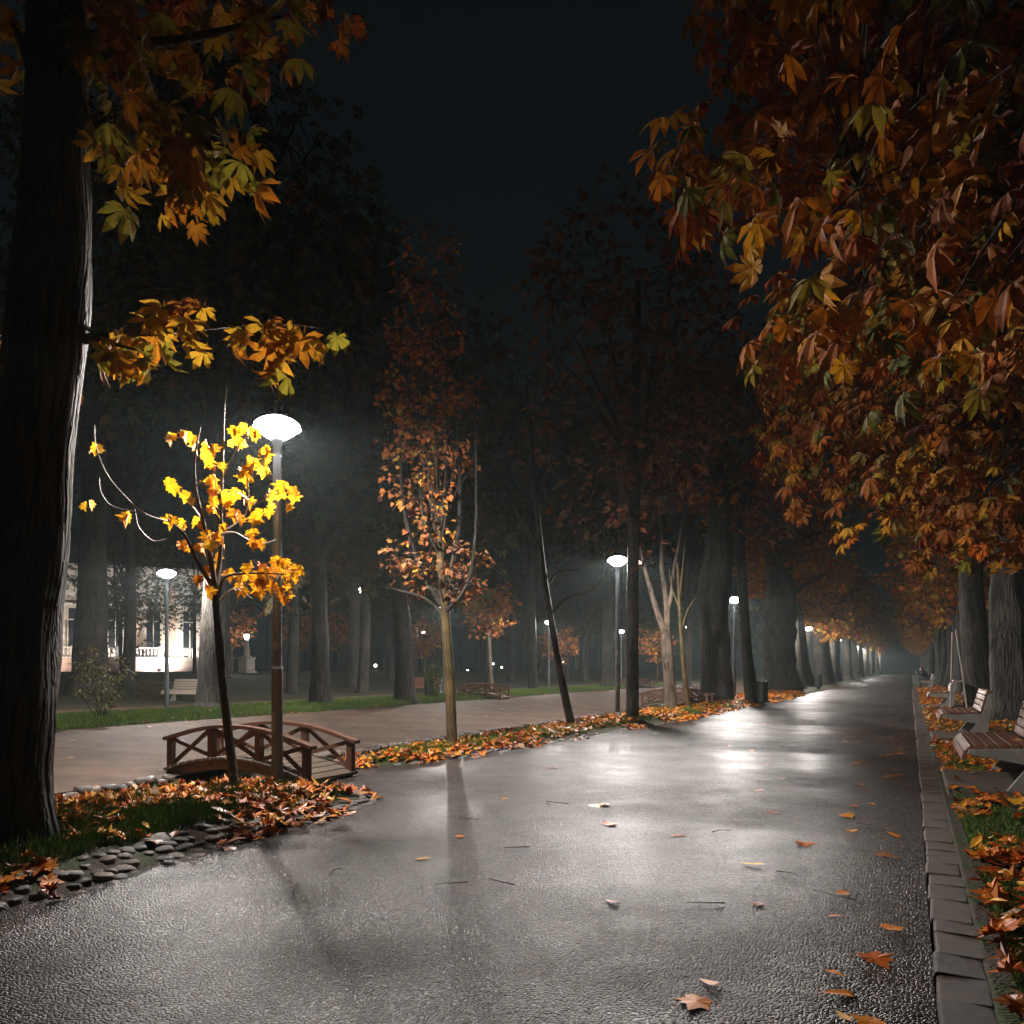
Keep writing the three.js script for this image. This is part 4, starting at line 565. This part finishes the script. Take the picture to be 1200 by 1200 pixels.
// ------------------------------------------------------------------ villa terrace, lantern pedestal, globe lamps
{
  const D = 62, c = ray(150, 790, D); c.y = height(c.x, -c.z) - 0.02; const g = thing('villa', 'pale floodlit villa front with pilasters, tall dark windows and balustraded terrace', 'building', c, Math.atan2(-c.x, -c.z));
  const put = (name, geo, mat) => mesh(name, geo, mat, g);
  put('terrace_wall', box(18, 1.15, 0.5, -1, 0.5, 0, 0.02), M.stuccoPinkLit); put('terrace_cap', box(18.3, 0.12, 0.62, -1, 1.14, 0, 0.02), M.stucco); put('terrace_floor', box(18, 0.1, 3.8, -1, 1.02, -2.2), M.stucco);
  const bal = []; for (let x = -9.6; x < 7.8; x += 0.27) if (Math.abs(((x + 10.3) % 3.1)) > 0.3) bal.push(lathe([[0.05, 0], [0.06, 0.06], [0.035, 0.12], [0.08, 0.3], [0.085, 0.38], [0.04, 0.55], [0.055, 0.66]], 8).translate(x, 1.2, 0)); tag(put('balusters', join(bal), M.stucco), null, null, null, 'stuff');
  for (let x = -10; x <= 8; x += 3.1) put('pier', box(0.42, 0.86, 0.42, x, 1.62, 0, 0.02), M.stucco); put('balustrade_rail', box(18.2, 0.12, 0.3, -1, 1.92, 0, 0.02), M.stucco);
  put('wall', box(17, 8.6, 0.6, -1, 4.3, -4), M.stucco);
  for (let k = 0; k < 6; k++) { const x = -8.2 + k * 2.9; put('pilaster', box(0.62, 6.9, 0.28, x, 4.5, -3.58, 0.03), M.stuccoPinkLit); put('pilaster_base', box(0.8, 0.5, 0.4, x, 1.32, -3.54, 0.03), M.stuccoPinkLit); put('capital', box(0.86, 0.35, 0.42, x, 8.0, -3.54, 0.04), M.stuccoPinkLit); if (k < 5) { const w = put('window', box(1.3, 3.6, 0.12, x + 1.45, 3.6, -3.66), M.stucco); mesh('pane', box(1.06, 3.3, 0.04, x + 1.45, 3.6, -3.585), M.glassDark, w); mesh('glazing_bar', box(0.06, 3.3, 0.05, x + 1.45, 3.6, -3.56), M.stucco, w); mesh('glazing_bar', box(1.06, 0.06, 0.052, x + 1.45, 4.3, -3.56), M.stucco, w); put('window_hood', box(1.6, 0.2, 0.34, x + 1.45, 5.6, -3.58, 0.03), M.stucco); } }
  put('cornice', box(17.8, 0.45, 1.1, -1, 8.75, -3.9, 0.05), M.stucco); const roof = put('roof', extrude([[-4.2, 0], [4.2, 0], [0, 2.4]], 17.6, 0.02).rotateY(Math.PI / 2).translate(-1, 8.98, -7.8), M.roofTile); void roof;
  put('side_wall', box(0.5, 8.6, 8, 7.2, 4.3, -8.3), M.stucco);
  put('vase', lathe([[0, 0], [0.2, 0], [0.16, 0.08], [0.07, 0.16], [0.09, 0.3], [0.26, 0.6], [0.3, 0.72], [0, 0.74]], 14).translate(-6.9, 2.05, 0), M.stucco);
  const o = g.position, R = g.rotation.y, world = (x, y, z) => V(x, y, z).applyAxisAngle(V(0, 1, 0), R).add(o);
  for (const [x, z, pw, col, l] of [[2.2, 2.4, 150, rgb(0.95, 1, 1), 'small floodlight on the lawn shining at the terrace wall'], [-6.4, 3.2, 130, rgb(1, 0.86, 0.76), 'small warm floodlight on the lawn by the terrace'], [-2.2, -1.2, 90, rgb(1, 0.88, 0.78), 'small floodlight on the terrace floor by the windows'], [4.4, -1.2, 100, rgb(1, 0.9, 0.8), 'small floodlight at the terrace corner']]) {
    const p = world(x, 0, z); p.y = z < 0 ? o.y + 1.07 : height(p.x, -p.z); const f = thing('floodlight', l, 'floodlight', p, R); mesh('housing', box(0.3, 0.22, 0.12, 0, 0.16, 0.02, 0.01), M.iron, f); mesh('lamp_glass', box(0.24, 0.16, 0.02, 0, 0.16, -0.05), M.lanternGlow, f); mesh('bracket', box(0.06, 0.1, 0.06, 0, 0.04, 0.02), M.iron, f);
    const s = new THREE.SpotLight(col, pw, 0, 1.15, 0.6); s.name = 'floodlight_beam'; s.position.set(0, 0.18, -0.09); s.target.position.set(0, 1.9, -2.2); s.castShadow = true; s.shadow.radius = 4; f.add(s, s.target);
  }
}
{ // lantern on a stone pedestal
  const c = ray(289, 788, 50); c.y = height(c.x, -c.z) - 0.02; const g = thing('lantern_pedestal', 'glowing lantern on a turned stone column and square pedestal, on the lawn', 'lamp', c);
  mesh('pedestal', join([box(0.9, 0.14, 0.9, 0, 0.07, 0, 0.02), box(0.72, 0.8, 0.72, 0, 0.53, 0, 0.02), box(0.86, 0.1, 0.86, 0, 0.97, 0, 0.02)]), M.stucco, g); mesh('column', lathe([[0, 1.02], [0.34, 1.02], [0.3, 1.1], [0.17, 1.2], [0.2, 1.5], [0.14, 1.9], [0.12, 2.1], [0.2, 2.16], [0, 2.17]], 16), M.stucco, g); mesh('lantern_glass', lathe([[0.08, 2.18], [0.15, 2.28], [0.18, 2.5], [0.05, 2.55]], 12), M.lanternGlow, g); mesh('lantern_roof', lathe([[0.22, 2.52], [0.1, 2.66], [0.02, 2.76], [0, 2.76]], 12), M.iron, g);
  const l = new THREE.PointLight(rgb(1, 0.95, 0.85), 14); l.name = 'lantern_light'; l.position.set(0, 2.36, 0); l.castShadow = true; l.shadow.radius = 4; g.add(l);
}
function globeLamp(px, py, D, label, pw, group) {
  const top = ray(px, py, D), b = V(top.x, height(top.x, -top.z), top.z), h = top.y - b.y, g = thing('globe_lamp', label, 'lamp', b, 0, group);
  mesh('pole', lathe([[0.09, 0], [0.06, 0.3], [0.045, 0.35], [0.035, h - 0.2], [0.06, h - 0.17], [0.06, h - 0.12]], 12), M.iron, g); mesh('bulb_globe', new THREE.SphereGeometry(0.14, 18, 12).translate(0, h, 0), M.globe, g); mesh('finial', lathe([[0.06, h + 0.13], [0.05, h + 0.17], [0.015, h + 0.24], [0, h + 0.3]], 10), M.iron, g);
  const l = new THREE.PointLight(rgb(1, 0.85, 0.66), pw); l.name = 'bulb_light'; l.position.set(0, h, 0); l.castShadow = true; l.shadow.radius = 5; g.add(l);
}
globeLamp(423, 692, 40, 'starry warm globe lamp glowing before the grey ridged trunk', 16);
globeLamp(496, 741, 64, 'small globe lamp on a thin post beyond the reddish bench', 10);
for (const [px, py, D] of [[345, 758, 75], [578, 778, 110], [588, 782, 120], [660, 776, 105], [805, 735, 80], [548, 786, 90], [440, 780, 70]]) globeLamp(px, py, D, 'distant point-like globe lamp in the hazy wood', 8, 'distant globe lamps in the wood');

// ------------------------------------------------------------------ grass, fallen leaves, twigs
function tuftGeo(n, seed, w = 0.006) { const r = rng(seed), t = []; for (let i = 0; i < n; i++) { const a = r() * 6.28, x = Math.cos(a) * r() * 0.3, z = Math.sin(a) * r() * 0.3, h = 0.5 + r() * 0.5, lx = (r() - 0.5) * 0.8, lz = (r() - 0.5) * 0.8, c = Math.cos(a * 3), s = Math.sin(a * 3), W = w / 0.06 * 0.12; t.push([x - c * W, 0, z - s * W], [x + c * W, 0, z + s * W], [x + lx * 0.4 + c * W * 0.7, h * 0.65, z + lz * 0.4 + s * W * 0.7], [x - c * W, 0, z - s * W], [x + lx * 0.4 + c * W * 0.7, h * 0.65, z + lz * 0.4 + s * W * 0.7], [x + lx, h, z + lz]); } return fan(t); }
M.grass = std({ color: rgb(1, 1, 1), roughness: 0.6, side: D2 });
function grassField(name, label, spots, size, n = 8) {
  const im = new THREE.InstancedMesh(tuftGeo(n, 5), M.grass, spots.length), r = rng(91), q = new THREE.Quaternion(), m = new THREE.Matrix4(), up = V(0, 1, 0); im.name = name; im.castShadow = im.receiveShadow = true;
  spots.forEach((p, i) => { const s = size * (0.6 + 0.8 * r()); m.compose(p, q.setFromAxisAngle(up, r() * 6.28), V(s, s * (0.6 + 0.8 * r()), s)); im.setMatrixAt(i, m); const g = r(); im.setColorAt(i, rgb(lerp(0.06, 0.18, g * g), lerp(0.13, 0.2, g), 0.018)); });
  scene.add(im); tag(im, label, 'grass', null, 'stuff');
}
{
  const r = rng(95), a = [], b = [], c = [];
  for (let i = 0; i < 60000; i++) { const Z = 0.8 + 34 * r() * r(), X = -8.0 + 3.6 * r(), d = islandD(X, Z); if (d < 0.45 + 0.14 * sm((5.6 - Z) / 2) * (Z < 7.4 ? 1 : 0) || fbm(X * 1.6 + 3, Z * 1.6, 3) < 0.26 || (X < -6.9 && r() < 0.8)) continue; a.push(G(X, Z, -0.005)); }
  for (let i = 0; i < 40000; i++) { const Z = 1 + 40 * r() * r(), X = 0.4 + 4 * r() * r(); if (fbm(X * 1.5 + 30, Z * 1.5, 3) < 0.5) continue; if (X < 1.9 && [[9.2, 11.05], [15.8, 17.85], [28.6, 30.7]].some(([p, q]) => Z > p && Z < q)) continue; b.push(G(X, Z, -0.005)); }
  for (let i = 0; i < 42000; i++) { const Z = 6 + 60 * r() * r(), X = -16.4 - 3.2 * r(); if (r() < 0.15) continue; c.push(G(X, Z, -0.005)); }
  grassField('grass', 'short green grass on the leafy strip between path and promenade', a, 0.075); grassField('grass_verge', 'green grass among fallen leaves on the bench verge', b, 0.05); grassField('grass_strip', 'bright green grass strip along the far side of the gravel promenade', c, 0.11);
}
{
  const r = rng(97), list = [], add = (X, Z, where, lift = 0) => {
    const size = 0.065 + 0.075 * r() * (1 + 0.4 * r()), y = where === 'asphalt' ? 0.012 + wave(X, Z) : where === 'gravel' ? 0.008 + wave(X * 0.7, Z * 0.7) * 1.6 : where === 'slab' ? SLABTOP + 0.004 : height(X, Z) + 0.01 + lift, flat = where === 'asphalt' || where === 'gravel' ? 0.12 : 0.9, kind = r();
    const m = new THREE.Matrix4().compose(V(X, y + (flat < 0.5 ? 0.002 : 0.012), -Z), new THREE.Quaternion().setFromEuler(new THREE.Euler(-Math.PI / 2 + (r() - 0.5) * flat, (r() - 0.5) * flat, r() * 6.28, 'YXZ')).premultiply(new THREE.Quaternion().setFromAxisAngle(V(0, 1, 0), r() * 6.28)), V(size * 1.2, size * 1.2, size * (flat < 0.5 ? 0.28 : 1.1)));
    list.push({ g: kind < 0.55 ? LEAF.maple[Math.floor(r() * 3)] : LEAF.single[Math.floor(r() * 3)], m, c: pick(where === 'asphalt' ? PAL.fallen.slice(0, 4) : PAL.fallen, r), where });
  };
  for (let i = 0; i < 30000; i++) { const Z = 0.8 + 42 * Math.pow(r(), 1.5), X = -8.1 + 4.0 * r(), d = islandD(X, Z); if (d < 0.04) continue; const k = fbm(X * 1.1 + 50, Z * 1.1, 3) + (X < -6.0 ? 0.16 : -0.06) + (d < 0.45 ? -0.12 : 0) + (Z > 9 && d < 1 ? 0.05 : 0) - (Z < 4.4 && X > -6.4 ? 0.16 : 0); if (r() > sm((k - 0.27) * 4)) continue; add(X, Z, 'strip', 0.035 * r()); }
  for (let i = 0; i < 18000; i++) { const Z = 1.2 + 60 * Math.pow(r(), 1.6), X = 0.38 + 5 * Math.pow(r(), 1.3); const onSlab = X < 1.85 && [[9.25, 11], [15.85, 17.8], [28.7, 30.6]].some(([p, q]) => Z > p && Z < q); if (onSlab && r() > 0.05) continue; if (!onSlab && r() > sm((fbm(X * 1.2 + 80, Z * 1.2, 3) - 0.24) * 4)) continue; add(X, Z, onSlab ? 'slab' : 'verge', 0.04 * r()); }
  for (let i = 0; i < 34; i++) add(-4.4 + 4.4 * r(), 3.2 + 22 * r(), 'asphalt');
  for (let i = 0; i < 55; i++) add(-0.1 - 1.3 * r() * r(), 2.4 + 16 * r(), 'asphalt');
  for (let i = 0; i < 60; i++) add(-9 - 7 * r(), 4 + 26 * r(), 'gravel');
  for (let i = 0; i < 260; i++) { const Z = 8 + 30 * r(), X = -16.2 - 3.4 * r(); add(X, Z, 'far'); }
  const show = (l) => { const p = V().setFromMatrixPosition(l.m), d = depthOf(p), x = 600 + FOCAL * (p.x * CY - p.z * SY) / d, y = HORIZON + FOCAL * (EYE - p.y) / d; return d < 1 || x < 0 || x > 1200 || y > 1200 ? 0 : l.m.getMaxScaleOnAxis() / d + (l.where === 'asphalt' ? 0.02 : 0) + (p.x < -7 && p.z > -4.5 ? -1 : 0); };
  list.sort((a, b) => show(b) - show(a));
  const LAB = { strip: ['fallen autumn leaf lying on the bank beside the near footbridge', 'fallen leaves on the bank'], verge: ['fallen orange leaf lying on the grass verge beside the kerb', 'fallen leaves on the bench verge'], asphalt: ['fallen leaf lying flat on the wet asphalt', 'fallen leaves on the asphalt'], gravel: ['fallen leaf lying on the brown gravel promenade', 'fallen leaves on the gravel'], slab: ['fallen leaf lying on a stone slab under a bench', 'fallen leaves on the slabs'], far: ['fallen leaf on the far grass strip', 'fallen leaves on the far grass strip'] };
  list.slice(0, 300).forEach((l) => { const m = putLeaf(numbered('fallen_leaf'), l, scene, true); tag(m, LAB[l.where][0], 'leaf', LAB[l.where][1]); });
  const rest = list.slice(300);
  for (const [keys, name, label] of [[['strip'], 'fallen_leaves', 'carpet of orange fallen leaves over the strip between path and promenade'], [['verge', 'slab'], 'fallen_leaves_verge', 'carpet of orange fallen leaves over the bench verge'], [['asphalt', 'gravel', 'far'], 'scattered_leaves', 'scattered small fallen leaves on the paths and far grass']]) { const l = rest.filter((k) => keys.includes(k.where)); if (l.length) tag(mesh(name, mergeLeaves(l), M.leafGround, scene), label, 'leaves', null, 'stuff'); }
  const seat = putLeaf(numbered('fallen_leaf'), { g: LEAF.maple[0], m: leafMatrix(V(0.98, SLABTOP + 0.485, -9.75), V(0.6, 0.05, 0.3), 0.1, r, 2), c: [0.7, 0.33, 0.05] }, scene, true); tag(seat, 'single fallen leaf lying on the seat of the bench', 'leaf');
  for (let i = 0; i < 14; i++) { const X = -4 + 3.8 * r(), Z = 2.4 + 5 * r(), a = r() * 6, L = 0.05 + 0.09 * r(), y = 0.012 + wave(X, Z); const s = single('twig', tube([{ p: V(0, 0, 0), r: 0.004 }, { p: V(L * Math.cos(a), 0.006, L * Math.sin(a)), r: 0.003 }, { p: V(2 * L * Math.cos(a + 0.2), 0, 2 * L * Math.sin(a + 0.2)), r: 0.002 }], 5), M.twig, 'short broken twig lying on the wet asphalt', 'twig', 'twigs on the asphalt'); s.position.set(X, y + 0.004, -Z); }
}
renderer.render(scene, camera);
